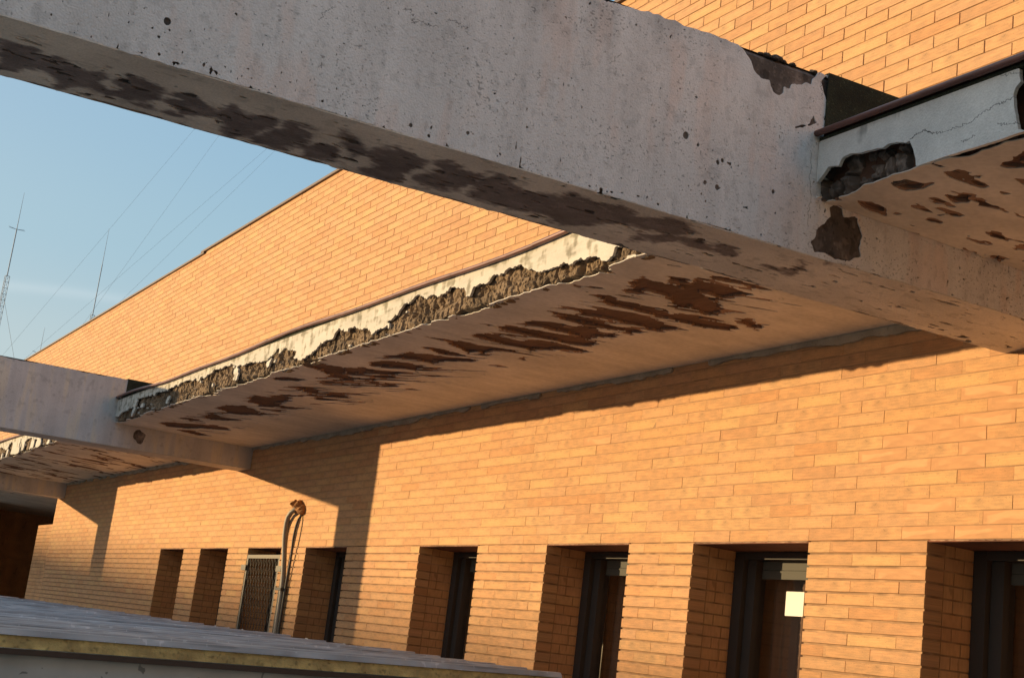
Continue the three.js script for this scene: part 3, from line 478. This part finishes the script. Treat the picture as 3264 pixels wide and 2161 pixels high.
{ // the bay between the near beam and the next: peeling strips traced on the soffit
  const Sp = (crop, pts) => poly(onPlane(crop, pts, 'y', SOF, 'x', 'z'));
  const polys = [
    ['Z4', [[1510, 600], [1560, 560], [1640, 540], [1720, 580], [1800, 600], [1850, 620], [1900, 600], [1990, 640], [2100, 680], [2200, 720], [2260, 770], [2369, 790], [2369, 880], [2260, 880], [2200, 860], [2110, 830], [2000, 790], [1900, 750], [1780, 715], [1650, 690], [1560, 700], [1480, 690], [1440, 660], [1510, 640]]],
    ['Z4', [[1860, 590], [1880, 540], [1990, 550], [2060, 560], [2070, 610], [2040, 650], [1940, 620]]],
    ['R6', [[-20, 370], [80, 400], [120, 360], [170, 380], [300, 390], [440, 460], [480, 470], [380, 490], [290, 500], [180, 460], [60, 460], [-20, 430]]],
    ['R6', [[-60, 430], [60, 470], [140, 485], [220, 500], [260, 530], [290, 580], [340, 610], [190, 610], [90, 570], [-60, 550]]],
    ['R6', [[-80, 600], [110, 620], [180, 650], [270, 660], [390, 690], [390, 730], [310, 720], [200, 700], [100, 660], [-80, 650]]],
    ['R6', [[410, 640], [490, 640], [530, 680], [575, 680], [540, 720], [460, 690], [410, 660]]],
    ['R6', [[230, 345], [330, 350], [460, 395], [650, 437], [560, 442], [480, 432], [380, 405], [270, 380]]],
    ['Z4', [[1190, 720], [1310, 715], [1360, 760], [1480, 790], [1560, 800], [1700, 830], [1780, 850], [1870, 880], [1990, 890], [2060, 930], [2150, 960], [2260, 980], [2369, 1000], [2369, 1040], [2200, 1030], [2080, 990], [1960, 960], [1820, 930], [1700, 900], [1560, 870], [1430, 840], [1290, 810], [1220, 770]]],
    ['Z4', [[770, 815], [900, 830], [1000, 840], [1150, 850], [1250, 830], [1380, 850], [1500, 870], [1600, 900], [1700, 940], [1800, 960], [1890, 1000], [2000, 1030], [1890, 1050], [1770, 1060], [1660, 1040], [1540, 1000], [1450, 980], [1340, 960], [1230, 930], [1120, 910], [980, 870], [870, 850]]],
    ['Z4', [[750, 865], [880, 890], [990, 910], [1130, 940], [1260, 970], [1400, 1010], [1540, 1015], [1620, 1035], [1600, 1060], [1520, 1085], [1440, 1060], [1330, 1040], [1220, 1020], [1060, 1000], [960, 970], [840, 930], [790, 900]]],
    ['Z4', [[480, 980], [560, 960], [700, 960], [840, 990], [930, 1020], [1060, 1015], [1160, 1030], [1250, 1080], [1340, 1065], [1430, 1095], [1350, 1125], [1260, 1110], [1130, 1110], [1000, 1095], [900, 1075], [780, 1050], [680, 1020], [590, 1010], [500, 1010]]],
    ['Z4', [[240, 1020], [360, 1005], [500, 1025], [600, 1045], [720, 1065], [860, 1090], [980, 1110], [1100, 1135], [1190, 1150], [1215, 1175], [1120, 1200], [1000, 1190], [880, 1160], [760, 1140], [640, 1110], [500, 1080], [350, 1050]]],
    ['Z4', [[10, 1095], [100, 1075], [240, 1085], [350, 1110], [460, 1140], [560, 1135], [700, 1145], [850, 1175], [980, 1205], [1110, 1240], [1070, 1262], [960, 1250], [850, 1240], [720, 1230], [600, 1225], [560, 1260], [530, 1210], [400, 1190], [250, 1170], [120, 1130]]],
    ['R5', [[540, 760], [660, 772], [800, 790], [950, 830], [1060, 845], [1190, 855], [1150, 870], [1010, 860], [960, 890], [900, 870], [840, 880], [760, 830], [680, 795]]],
    ['R5', [[220, 905], [330, 890], [450, 870], [560, 880], [700, 900], [900, 920], [880, 940], [780, 935], [680, 930], [600, 950], [480, 920], [350, 915]]],
    ['R5', [[160, 940], [260, 925], [400, 940], [560, 960], [490, 1000], [420, 985], [300, 970], [200, 970]]],
    ['R5', [[-10, 980], [120, 970], [250, 1000], [350, 1000], [320, 1030], [200, 1010], [100, 1020], [-10, 1020]]],
    ['R5', [[520, 830], [600, 835], [680, 850], [760, 870], [860, 900], [760, 895], [650, 880]]],
    ['R5', [[20, 1060], [60, 1052], [45, 1076]]], ['R5', [[1195, 905], [1240, 900], [1225, 925]]], ['R5', [[960, 675], [1010, 672], [990, 686]]], ['R5', [[1650, 415], [1770, 425], [1700, 432]]], ['R5', [[1720, 300], [1800, 295], [1840, 330], [1760, 325]]], ['R5', [[1530, 390], [1590, 400], [1660, 445], [1600, 425]]], ['R5', [[2210, 265], [2330, 275], [2280, 282]]],
    ['R4', [[2060, 960], [2180, 940], [2300, 960], [2380, 990], [2380, 1060], [2280, 1040], [2200, 1000]]], ['R4', [[1850, 1050], [1950, 1038], [2100, 1052], [2040, 1064], [1920, 1062]]],
    ['R4', [[1680, 1180], [1760, 1160], [1850, 1180], [1950, 1150], [2000, 1190], [1930, 1220], [1850, 1250], [1740, 1220]]], ['R4', [[2060, 1120], [2150, 1110], [2200, 1160], [2120, 1160]]],
    ['R4', [[1480, 1250], [1560, 1230], [1680, 1240], [1800, 1280], [1770, 1300], [1650, 1300], [1560, 1280]]], ['R4', [[1380, 1310], [1450, 1290], [1560, 1320], [1640, 1330], [1560, 1342], [1440, 1332]]],
    ['R4', [[1080, 1350], [1200, 1350], [1320, 1370], [1470, 1370], [1580, 1390], [1560, 1405], [1430, 1392], [1280, 1390], [1150, 1380]]], ['R4', [[1200, 1400], [1300, 1400], [1430, 1440], [1350, 1438]]], ['R4', [[1230, 1315], [1330, 1325], [1400, 1345], [1300, 1340]]], ['R4', [[1420, 1150], [1490, 1158], [1440, 1166]]], ['R4', [[2130, 1158], [2190, 1165], [2150, 1170]]],
  ].map(([c, p]) => Sp(c, p));
  const STRIP = -1.22, ca = Math.cos(STRIP), sa = Math.sin(STRIP), along = (x, z) => [x * ca + z * sa, -x * sa + z * ca], cb = Math.cos(-.66), sb = Math.sin(-.66), flat = (x, z) => [x * cb + z * sb, -x * sb + z * cb], wob = (f, x, z) => { const w = sm(1.7, 2.6, x), A = w > 0 ? f(...along(x, z)) : 0, B = w < 1 ? f(...flat(x, z)) : 0; return A * w + B * (1 - w); };
  const h = union(polys), deep = (f, sd) => (x, z) => { return f(x, z) - .012 + (wob((a, b) => fbm(a * 7, b * 30, sd, 4), x, z) - .5) * .06; };
  const holes = (x, z) => {
    const hh = h(x, z), n = wob((a, b) => fbm(a * 9, b * 48, 601, 4), x, z) - .5, n2 = wob((a, b) => vn(a * 60, b * 130, 604), x, z) - .5, m = hh + n * .095 + n2 * .02 + .006;
    // loose flakes scattered along the outer half, thickest next to the big patches
    const zone = sm(.25, .6, z) * sm(1.34, 1.0, z) * sm(-4.2, -3.2, x), q = wob((a, b) => fbm(a * 5, b * 26, 602, 4), x, z), band = sm(.56, .74, z) * sm(1.24, 1.10, z) * sm(-4.0, -3.5, x) * sm(4.6, 4.2, x), near = sm(-.05, 0, hh);
    return Math.max(m, (q - .70 + .03 * zone + .05 * near + band * (.085 + .10 * sm(1.9, .9, x)) * sm(.30, .52, fbm(x * 1.5, z * 2.5, 607, 2))) * .12 - (1 - zone) * .05, (vn(x * 50, z * 36, 603) - .975) * .05);
  };
  const low = [['R5', [[2100, 60], [1855, 130], [1840, 190], [1790, 230], [1720, 215], [1620, 215], [1560, 255], [1490, 280], [1400, 290], [1340, 310], [1280, 310], [1240, 290], [1190, 285], [1120, 285], [1060, 320], [1000, 345], [985, 370], [940, 400], [880, 410], [868, 440], [860, 470], [830, 475], [820, 420], [740, 430], [640, 490], [560, 480], [500, 480], [470, 500], [430, 520], [400, 560], [310, 640], [230, 710], [130, 710], [80, 690], [60, 680], [0, 705]]], ['R4', [[2300, 720], [2280, 780], [2200, 800], [2150, 868], [2060, 935], [2040, 850], [1900, 852], [1820, 930], [1740, 930], [1660, 960], [1560, 960], [1470, 990], [1440, 1020], [1300, 1060], [1230, 1080], [1110, 1140], [1000, 1170], [940, 1182], [930, 1230], [880, 1250], [810, 1300], [740, 1340]]]]
    .flatMap(([c, p]) => onPlane(c, p, 'z', ZF, 'x', 'y')).sort((a, b) => a[0] - b[0]);
  const lowY = interp(low);
  const plaster = (x, y) => { const n = (fbm(x * 14, y * 14, 611, 5) - .5) * .055 + (vn(x * 75, y * 75, 613) - .5) * .012; const d = (y - lowY(x) + n) * .8; const isl = (fbm(x * 9, y * 14, 612, 3) - .73) * .12; const right = x > 4.75 ? .02 - (y - 1.12) * .1 - .03 : 1; return Math.min(Math.max(d, isl), right); };
  makeCanopy({ x0: -4.069, x1: 5.329, cell: .0075, seed: 620, label: 'canopy slab with sunlit crumbling edge and long strips of paint peeled from its soffit', holes, under: deep(holes, 605), plaster, sag: (x) => .012 * Math.sin(x * 1.35 + .6) + .006 * Math.sin(x * 3.1) });
  // bay right of the near beam
  const h1 = union([
    ['R3', [[1200, 1370], [1330, 1380], [1435, 1430], [1420, 1480], [1330, 1455], [1230, 1410]]], ['R3', [[1850, 1340], [1900, 1350], [1960, 1320], [2050, 1340], [2000, 1390], [1900, 1400]]], ['R3', [[1970, 1240], [2060, 1225], [2150, 1280], [2100, 1300], [2020, 1270]]], ['R3', [[1460, 1240], [1560, 1230], [1700, 1260], [1760, 1250], [1690, 1300], [1560, 1310], [1480, 1280]]], ['R3', [[2180, 1140], [2280, 1100], [2400, 1010], [2400, 1150], [2260, 1160]]], ['R3', [[1820, 1180], [1920, 1170], [1900, 1220]]], ['R3', [[2260, 1210], [2380, 1230], [2380, 1280]]], ['R3', [[2180, 1300], [2300, 1330], [2240, 1340]]], ['R3', [[1760, 1475], [1840, 1465], [1790, 1485]]], ['R6', [[1600, 45], [1660, 55], [1630, 75]]], ['R6', [[1970, 66], [2025, 70], [1995, 76]]],
  ].map(([c, p]) => Sp(c, p)));
  const holes1 = (x, z) => Math.max(h1(x, z) + (fbm(x * 30, z * 18, 651, 4) - .5) * .035, (fbm(x * 20, z * 8, 652, 4) - .70 + .05 * sm(6.4, 6.0, x) - .06 * sm(1.0, .3, z)) * .1);
  const spall = union([['R3', [[915, 1330], [920, 1310], [935, 1270], [1000, 1190], [1030, 1145], [1100, 1140], [1130, 1075], [1180, 1050], [1270, 1045], [1330, 1025], [1400, 1020], [1440, 990], [1500, 975], [1560, 985], [1588, 965], [1625, 1090], [1630, 1150], [1400, 1260], [1000, 1360]]], ['R3', [[2420, 360], [2340, 400], [2345, 470], [2362, 560], [2320, 600], [2300, 650], [2310, 760], [2340, 880], [2420, 900]]]].map(([c, p]) => poly(onPlane(c, p, 'z', ZF, 'x', 'y'))));
  makeCanopy({ x0: 5.691, x1: 9.6, cell: .0075, seed: 660, label: 'canopy slab in shade with white plaster edge, grey broken corner and flaking soffit', ha: .15, rel: 2.6, plasterM: crackMat, coreM: bareMat, holes: holes1, under: deep(holes1, 606), plaster: (x, y) => -(spall(x, y) + (fbm(x * 26, y * 26, 661, 3) - .5) * .014), sag: () => .014 });
  const fh = (sd) => (x, z) => Math.max((fbm((x - z * .4) * 9, (z + x * .2) * 4, sd, 4) - .64 + .09 * sm(.2, .7, z) * sm(1.36, 1.1, z)) * .12, -.05);
  makeCanopy({ x0: -12.369, x1: -4.451, cell: .014, seed: 680, label: 'far canopy slab beyond the shadow-casting beam, its plaster edge half fallen', holes: fh(681), plaster: (x, y) => Math.max(y - 1.13 - .14 * (fbm(x * 3.2, 1, 682, 3) - .5) + (fbm(x * 16, y * 16, 683, 3) - .5) * .03, (fbm(x * 5, y * 3, 684, 3) - .6) * .2), sag: (x) => .008 * Math.sin(x * 1.7) });
  makeCanopy({ x0: -24.9, x1: -12.771, cell: .02, seed: 690, label: 'added canopy slab that keeps the entrance below it dark', holes: fh(691), plaster: (x, y) => y - 1.12 - .14 * (fbm(x * 3.2, 1, 692, 3) - .5), sag: () => 0 });  // slab added over the entrance so that the recess stays dark
}

// ───────────────────────── things on the wall ─────────────────────────
{ // security grille over one window
  const t = thing('security_grille', 'grey steel framed mesh grille fixed over one window with two lugs', 'grille');
  const x0 = -3.744, x1 = -2.856, yt = -.07, yb = -1.36, z0 = -.026, z1 = -.003, w = .034;
  obj('frame_rail', boxG(x0, x1, yt - w, yt, z0, z1), greyMetal, t); obj('frame_rail', boxG(x0, x1, yb, yb + w, z0, z1), greyMetal, t);
  obj('frame_rail', boxG(x0, x0 + w, yb + w + .001, yt - w - .001, z0, z1), greyMetal, t); obj('frame_rail', boxG(x1 - w, x1, yb + w + .001, yt - w - .001, z0, z1), greyMetal, t);
  obj('lug', boxG(x0 - .095, x0 + .03, -.22, -.168, .0025, .012), greyMetal, t); obj('lug', boxG(x1 - .03, x1 + .1, -.224, -.172, .0025, .012), greyMetal, t);
  const parts = [], ax = x0 + w, bx = x1 - w, ay = yb + w, by = yt - w;
  for (let s = -30; s < 60; s++) for (const sg of [1, -1]) { // expanded-metal diamonds, taller than wide
    const px = .075, slope = 2.1 * sg; const c = s * px * 2.1; const P = []; // y - ay = slope*(x-ax) + c'
    const y = (x) => sg > 0 ? ay + slope * (x - ax) - (40 * px * 2.1) + s * px * 2.1 + 1.0 : by + slope * (x - ax) + s * px * 2.1 - .1;
    let xa = ax, xb = bx, ya = y(ax), yb2 = y(bx); const cl = (lo, hi) => { if (Math.max(ya, yb2) < lo || Math.min(ya, yb2) > hi) return false; const f = (v) => ax + (v - y(ax)) / slope; if (ya < lo) { xa = f(lo); ya = lo; } if (ya > hi) { xa = f(hi); ya = hi; } if (yb2 < lo) { xb = f(lo); yb2 = lo; } if (yb2 > hi) { xb = f(hi); yb2 = hi; } return true; };
    if (cl(ay, by) && Math.hypot(xb - xa, yb2 - ya) > .03) parts.push(rod([xa, ya, -.014 + sg * .0015], [xb, yb2, -.014 + sg * .0015], .0022, 4));
  }
  obj('wire_mesh', mergeGeometries(parts), mat({ color: lin(.07, .065, .06), roughness: .6, metalness: .2 }), t);
}
{ // conduits that leave the wall through a hole sealed with foam
  const t = thing('cable_conduit', 'bent grey cable conduits coming from a foam-sealed hole and running down between two windows', 'conduit');
  const pipe = mat({ color: lin(.30, .255, .20), roughness: .55 }), dark = mat({ color: lin(.06, .055, .05), roughness: .6 });
  obj('conduit', tube([[-2.46, .36, -.03], [-2.50, .335, .05], [-2.575, .26, .085], [-2.615, .1, .075], [-2.615, -.1, .05], [-2.59, -.35, .035], [-2.585, -.7, .033], [-2.585, -1.5, .033], [-2.585, GROUND, .033]], .023, 10), pipe, t);
  obj('conduit', tube([[-2.48, .33, -.03], [-2.53, .28, .04], [-2.61, .15, .055], [-2.635, -.05, .04], [-2.63, -.24, .03], [-2.63, -.6, .028], [-2.63, -1.5, .028], [-2.63, GROUND, .028]], .014, 8), pipe, t);
  obj('conduit', tube([[-2.44, .33, -.03], [-2.45, .25, .03], [-2.47, .1, .045], [-2.50, -.1, .03], [-2.53, -.3, .025], [-2.54, -.6, .024], [-2.54, -1.5, .024], [-2.54, GROUND, .024]], .011, 8), dark, t);
  obj('sleeve', rod([-2.632, -.26, .03], [-2.63, -1.5, .028], .021, 8), dark, t);
  obj('clamp', boxG(-2.70, -2.55, -.395, -.37, .004, .064), dark, t);
  const f = new THREE.IcosahedronGeometry(.088, 5), p = f.attributes.position;
  for (let i = 0; i < p.count; i++) { const x = p.getX(i), y = p.getY(i), z = p.getZ(i), k = .72 + .55 * fbm(x * 16 + z * 7 + 9, y * 16 + 5, 701, 4); const q = .55 + .9 * vn(x * 30 + 4, y * 30 + z * 30, 702); p.setXYZ(i, x * k * 1.25 - y * .5, y * k * .72 * q, z * k * .7 * q); }
  f.computeVertexNormals(); f.translate(-2.52, .355, .012);
  obj('foam', f, mat({ color: lin(.34, .15, .05), roughness: .9, bumpMap: roughBump, bumpScale: .01 }), t);
}
{
  const t = obj('paper_sheet', skin(3.655, 3.805, -.336, -.203, .0025, (u, v) => Math.min(u - 3.662 + (vn(v * 90, 1, 5) > .86 ? .004 : 0), 3.80 - u, v + .333, -.208 - v), (u, v, w) => [u, v, -.3545 - .001 * w + .002 * Math.sin((u - 3.66) * 20)]), mat({ color: lin(.80, .78, .72), roughness: .9 }));
  t.userData = { label: 'small blank white paper sheet stuck on a window pane', category: 'paper' };
}

// ───────────────────────── shed with insulated panel roof ─────────────────────────
{
  const t = thing('shed', 'low shed with ribbed grey panel roof showing its yellow foam edge', 'shed');
  const sheetTex = tex(512, 512, (x, y) => { const n = fbm(x * 7, y * 7, 801, 5, 7, 7), f = vn(x * 90, y * 90, 802, 90, 90); const col = .55 + .45 * vn(x * 48, 3, 804, 48, 0) + .25 * (vn(x * 170, 7, 805, 170, 0) - .5), da = vn(x * 90, y * 9, 806, 90, 9); const k = (.72 + .35 * n + (f > .9 ? .12 : 0)) * (.62 + .42 * col) + .18 * sm(.7, .95, da) - .13 * sm(.3, .08, da); return [205 * k, 206 * k, 210 * k]; });  // pale and dark dashes paint glints along the ribs into the sheet colour
  const sheetM = mat({ color: lin(.72, .68, .65), map: sheetTex, bumpMap: rp(tex(64, 256, (x, y) => .5 + .5 * Math.sin(y * Math.PI * 2 * 8) * (.6 + .4 * vn(x * 8, y * 32, 803)), { srgb: false }), 2, 2), bumpScale: .0015, roughness: .45, metalness: .2 });
  const foamM = mat({ color: lin(.85, .71, .40), map: rp(tex(512, 128, (x, y) => { const n = fbm(x * 24, y * 5, 811, 5, 24, 5), d = fbm(x * 60, y * 14, 812, 3, 60, 14); const k = .72 + .5 * n - sm(.6, .8, d) * .2; return [222 * k, 212 * k * (.98 + .04 * n), 190 * k]; }), 1, 4), bumpMap: rp(roughBump, 6, 6), bumpScale: .006, roughness: .95 });
  const ytop = (z) => -.757 - .0295 * (z - 1.7), z0 = 1.70, XR = 4.80;
  const prof = []; // across one metre: trapezoid ribs with small stiffeners between
  for (const c of [0, .25, .5, .75]) prof.push([c + .0, 0], [c + .014, .016], [c + .046, .016], [c + .06, 0], [c + .115, 0], [c + .122, .004], [c + .138, .004], [c + .145, 0], [c + .185, 0], [c + .192, .004], [c + .208, .004], [c + .215, 0]);
  prof.push([1, 0]);
  for (let k = 0; k < 14; k++) {
    const xr = XR - k, zEnd = xr - 1 < -3.6 ? 3.3 : 4.7, pan = new THREE.Group(); pan.name = 'roof_panel'; t.add(pan);
    const g = new GB(), nz = 6, dz = (hash(k, 1, 3) - .5) * .03;
    for (let i = 0; i < prof.length - 1; i++) for (let j = 0; j < nz; j++) {
      const hv = (c, h) => h ? h * (.7 + .6 * hash(k, Math.floor(c * 4 + .001), 9)) : 0, a = prof[i][0], b = prof[i + 1][0], ha = hv(a, prof[i][1]), hb = hv(b, prof[i + 1][1]), za = z0 + dz + (zEnd - z0) * j / nz, zb = z0 + dz + (zEnd - z0) * (j + 1) / nz, p = (u, h, z) => [xr - u + .0005 * k, ytop(z) + h, z];
      g.quad(p(a, ha, za), p(a, ha, zb), p(b, hb, zb), p(b, hb, za), [a, za], [a, zb], [b, zb], [b, za]);
    }
    // folded end and side of the sheet
    for (let i = 0; i < prof.length - 1; i++) { const [a, ha] = prof[i], [b, hb] = prof[i + 1], z = z0 + dz, y = ytop(z); g.quad([xr - a, y - .002, z], [xr - b, y - .002, z], [xr - b, y + hb, z], [xr - a, y + ha, z], [a, 0], [b, 0], [b, .03], [a, .03]); }
    obj('ribbed_sheet', g.geo(), sheetM, pan);
    const fg = new GB(), n2 = 40; for (let j = 0; j < n2; j++) { const za = z0 + dz + .01 + (zEnd - z0 - .02) * j / n2, zb = z0 + dz + .01 + (zEnd - z0 - .02) * (j + 1) / n2, xx = (z) => xr - .006 - (k === 0 ? .006 * vn(z * 40, 3, 820) : 0), A = xx(za), B = xx(zb), T = -.0015, D = -.038; const q = (x1a, y1, zz) => [x1a, ytop(zz) + y1, zz];
      fg.quad(q(A, D, za), q(B, D, zb), q(B, T, zb), q(A, T, za), [za, 0], [zb, 0], [zb, .04], [za, .04]); fg.quad(q(xr - 1 + .002, D, za), q(xr - 1 + .002, D, zb), q(B, D, zb), q(A, D, za), [za, 0], [zb, 0], [zb, 1], [za, 1]); if (j === 0) fg.quad(q(xr - 1 + .002, D, za), q(A, D, za), q(A, T, za), q(xr - 1 + .002, T, za), [0, 0], [1, 0], [1, .04], [0, .04]); }
    obj('foam_core', fg.geo(), foamM, pan);
  }
  obj('dark_strip', (() => { const g = new GB(); const q = (x, dy, z) => [x, ytop(z) + dy, z]; for (const [xa, xb] of [[XR - .03, XR - .012]]) { g.quad(q(xb, -.058, 1.72), q(xb, -.058, 4.68), q(xb, -.0405, 4.68), q(xb, -.0405, 1.72), [0, 0], [3, 0], [3, 1], [0, 1]); g.quad(q(xa, -.058, 1.72), q(xb, -.058, 1.72), q(xb, -.0405, 1.72), q(xa, -.0405, 1.72), [0, 0], [1, 0], [1, 1], [0, 1]); g.quad(q(xa, -.058, 1.72), q(xa, -.058, 4.68), q(xb, -.058, 4.68), q(xb, -.058, 1.72), [0, 0], [3, 0], [3, 1], [0, 1]); } return g.geo(); })(), mat({ color: lin(.07, .045, .035), roughness: .7 }), t);  // dark strip below the foam edge
  const wallM = mat({ color: lin(.82, .82, .81), map: rp(tex(512, 512, (x, y) => { const n = fbm(x * 6, y * 6, 831, 5, 6, 6), f = vn(x * 60, y * 60, 832, 60, 60), m = fbm(x * 10, y * 10, 833, 2, 10, 10); const k = .85 + .25 * n - (f > .9 && m > .5 ? .3 : 0); return [206 * k, 206 * k, 204 * k]; }), 1, 1), roughness: .8 });
  const wg = new GB(); const side = (x) => { wg.quad([x, GROUND, 1.75], [x, GROUND, 4.6], [x, ytop(4.6) - .06, 4.6], [x, ytop(1.75) - .06, 1.75], [1.75, 0], [4.6, 0], [4.6, 1.5], [1.75, 1.5]); };
  side(XR - .04); side(XR - .09);
  obj('side_panel', wg.geo(), wallM, t);
  obj('back_panel', boxG(-9.1, XR - .1, GROUND, -.83, 1.75, 1.79), wallM, t);
}

// ───────────────────────── masts beyond the building ─────────────────────────
const steel = mat({ color: lin(.24, .26, .29), roughness: .6 }), wireM = mat({ color: lin(.12, .13, .15), roughness: .6 });
function lattice(x, z, y0, y1, w) { const g = [], n = Math.round((y1 - y0) / (w * 1.3)), c = [0, 1, 2].map((k) => [x + w * .58 * Math.cos(k * 2.094 + .4), z + w * .58 * Math.sin(k * 2.094 + .4)]); for (let k = 0; k < 3; k++) { const a = c[k], b = c[(k + 1) % 3]; g.push(rod([a[0], y0, a[1]], [a[0], y1, a[1]], .016, 5)); for (let i = 0; i < n; i++) { const ya = y0 + (y1 - y0) * i / n, yb = y0 + (y1 - y0) * (i + 1) / n; g.push(rod([a[0], ya, a[1]], [b[0], yb, b[1]], .009, 4), rod([a[0], yb, a[1]], [b[0], yb, b[1]], .009, 4)); } } return mergeGeometries(g); }
{
  const a = thing('radio_mast', 'lattice radio mast with a tall whip and crossed arms near its top', 'mast', undefined, [-79.82, GROUND, -8.14]);
  const g0 = -GROUND; obj('lattice', lattice(0, 0, 0, 18.4 + g0, .30), steel, a); obj('pole', rod([0, 18.4 + g0, 0], [0, 21.5 + g0, 0], .034, 8), steel, a); obj('whip', rod([0, 21.5 + g0, 0], [0, 23.9 + g0, 0], .022, 6, .008), steel, a);
  for (const s of [[1, .3], [-1, -.3], [.5, -1], [-.5, 1]]) obj('arm', rod([0, 21.45 + g0, 0], [s[0] * .15, 21.5 + g0, s[1] * .62 + s[0] * .35], .012, 5), steel, a);
  obj('stay_wire', rod([0, 17.2 + g0, 0], [1.2, 0, 12.5].map((v, i) => i === 1 ? 0 : v * (i === 2 ? -.55 : 1)), .009, 4), wireM, a);
  const b = thing('radio_mast', 'slender radio mast with a plain whip, above the sloping roofline', 'mast', undefined, [-78.89, GROUND, -13.54]);
  obj('lattice', lattice(0, 0, 0, 16.95 + g0, .26), steel, b); obj('pole', rod([0, 16.95 + g0, 0], [0, 20.3 + g0, 0], .028, 8), steel, b); obj('whip', rod([0, 20.3 + g0, 0], [0, 22.7 + g0, 0], .018, 6, .008), steel, b);
  const c = thing('radio_mast', 'tiny far antenna with a short side arm at the foot of the sky', 'mast', undefined, [-79.39, GROUND, -10.9]);
  obj('pole', rod([0, 0, 0], [0, 14.0 + g0, 0], .03, 6), steel, c); obj('whip', rod([0, 14 + g0, 0], [0, 15.6 + g0, 0], .016, 5, .008), steel, c); obj('arm', rod([0, 13.9 + g0, 0], [0, 14.0 + g0, .45], .014, 5), steel, c);
  const d = thing('guyed_mast', 'tall lattice mast hidden behind the whitewashed beam, its guy wires crossing the sky', 'mast', undefined, [-75.1, GROUND, -27.4]);
  obj('lattice', lattice(0, 0, 0, 50 + g0, .5), steel, d);
  const guy = (y, q) => { const A = V(0, y + g0, 0), B = V(q[0] + 75.1, q[1] + g0, q[2] + 27.4), k = A.y / (A.y - B.y), E = A.clone().lerp(B, k); obj('guy_wire', rod([A.x, A.y, A.z], [E.x, E.y, E.z], .0055, 4), wireM, d); };
  guy(49.9, [-79.72, 13.5, -8.86]); guy(49.9, [-79.02, 15.79, -12.89]); guy(37.3, [-79.51, 13.52, -10.18]); guy(37.3, [-78.66, 17.51, -14.62]);
}

// ───────────────────────── the building across the yard that shades the foot of the wall ─────────────────────────
{
  const t = thing('warehouse', 'long low-pitched building standing far across the yard', 'building');
  const top = (x) => -.05 - .055 * (x + 57 + 10) + 8.89, xa = -110, xb = -28, g = new GB(), zA = 70, zB = 84;
  const m = mat({ color: lin(.34, .25, .19), map: rp(concreteTex, .4, .4) }), roofM = mat({ color: lin(.12, .10, .09) });
  g.quad([xb, GROUND, zA], [xa, GROUND, zA], [xa, top(xa), zA], [xb, top(xb), zA], [xb, 0], [xa, 0], [xa, 9], [xb, 9]); g.quad([xa, GROUND, zB], [xb, GROUND, zB], [xb, top(xb), zB], [xa, top(xa), zB], [xa, 0], [xb, 0], [xb, 9], [xa, 9]);
  g.quad([xa, GROUND, zA], [xa, GROUND, zB], [xa, top(xa), zB], [xa, top(xa), zA], [0, 0], [14, 0], [14, 9], [0, 9]); g.quad([xb, GROUND, zB], [xb, GROUND, zA], [xb, top(xb), zA], [xb, top(xb), zB], [0, 0], [14, 0], [14, 9], [0, 9]);
  obj('wall', g.geo(), m, t);
  const r = new GB(); r.quad([xa, top(xa), zA], [xa, top(xa), zB], [xb, top(xb), zB], [xb, top(xb), zA], [0, 0], [14, 0], [14, 80], [0, 80]); const rg = r.geo(); rg.translate(0, .005, 0); obj('roof', rg, roofM, t);
  for (let k = 0; k < 14; k++) { const x = -104 + k * 5.4; obj('window', boxG(x, x + 2.2, .5, 2.2, zA - .06, zA - .01), blackFrame, t); }
}

// ───────────────────────── added wing to the right, out of the picture: sunlit plaster that brightens the shaded beam faces, with an added hedge to keep its foot dark ─────────────────────────
{
  const t = thing('added_bounce_wing', 'unseen plastered wing added to bounce sunlight onto the shaded beam faces', 'building');
  obj('wall', boxG(15, 24, GROUND, 8.2, 3.2, 34), mat({ color: lin(.46, .45, .44), map: rp(concreteTex, .3, .3) }), t);
  obj('roof', boxG(14.6, 24.4, 8.205, 8.5, 2.8, 34.4), mat({ color: lin(.2, .12, .09) }), t);
  for (let f = 0; f < 2; f++) for (let k = 0; k < 9; k++) obj('window', boxG(14.95, 14.995, 1.6 + f * 3.2, 3.2 + f * 3.2, 5 + k * 3.2, 6.2 + k * 3.2), blackFrame, t);
  const h = thing('added_hedge', 'unseen evergreen row added to keep low light off the window reveals', 'added_hedge'), leaf = new GB(), R = rng(77);
  for (let i = 0; i < 26000; i++) {
    const z = 3 + 31 * R(), side = R(), y = GROUND + 3.3 * Math.pow(R(), .8), x = side < .6 ? 13 + .22 * R() : 13 + 1.4 * R(), yy = side < .6 ? y : GROUND + 3.1 + .25 * R(), a = R() * 6.28, b = (R() - .5) * 2, s = .05 + .05 * R();
    const ux = Math.cos(a) * s, uz = Math.sin(a) * s, vy = Math.cos(b) * s, vx = Math.sin(b) * s; leaf.quad([x - ux, yy, z - uz], [x + vx, yy - vy * .6, z], [x + ux, yy, z + uz], [x - vx, yy + vy * .6, z], [0, 0], [1, 0], [1, 1], [0, 1]);
  }
  const lf = obj('foliage', leaf.geo(), mat({ color: lin(.05, .085, .03) }), h); lf.userData.kind = 'stuff';
  obj('dense_core', boxG(13.12, 14.3, GROUND, GROUND + 3.05, 3.1, 33.9), mat({ color: lin(.05, .085, .03) }), h);
}

renderer.render(scene, camera);
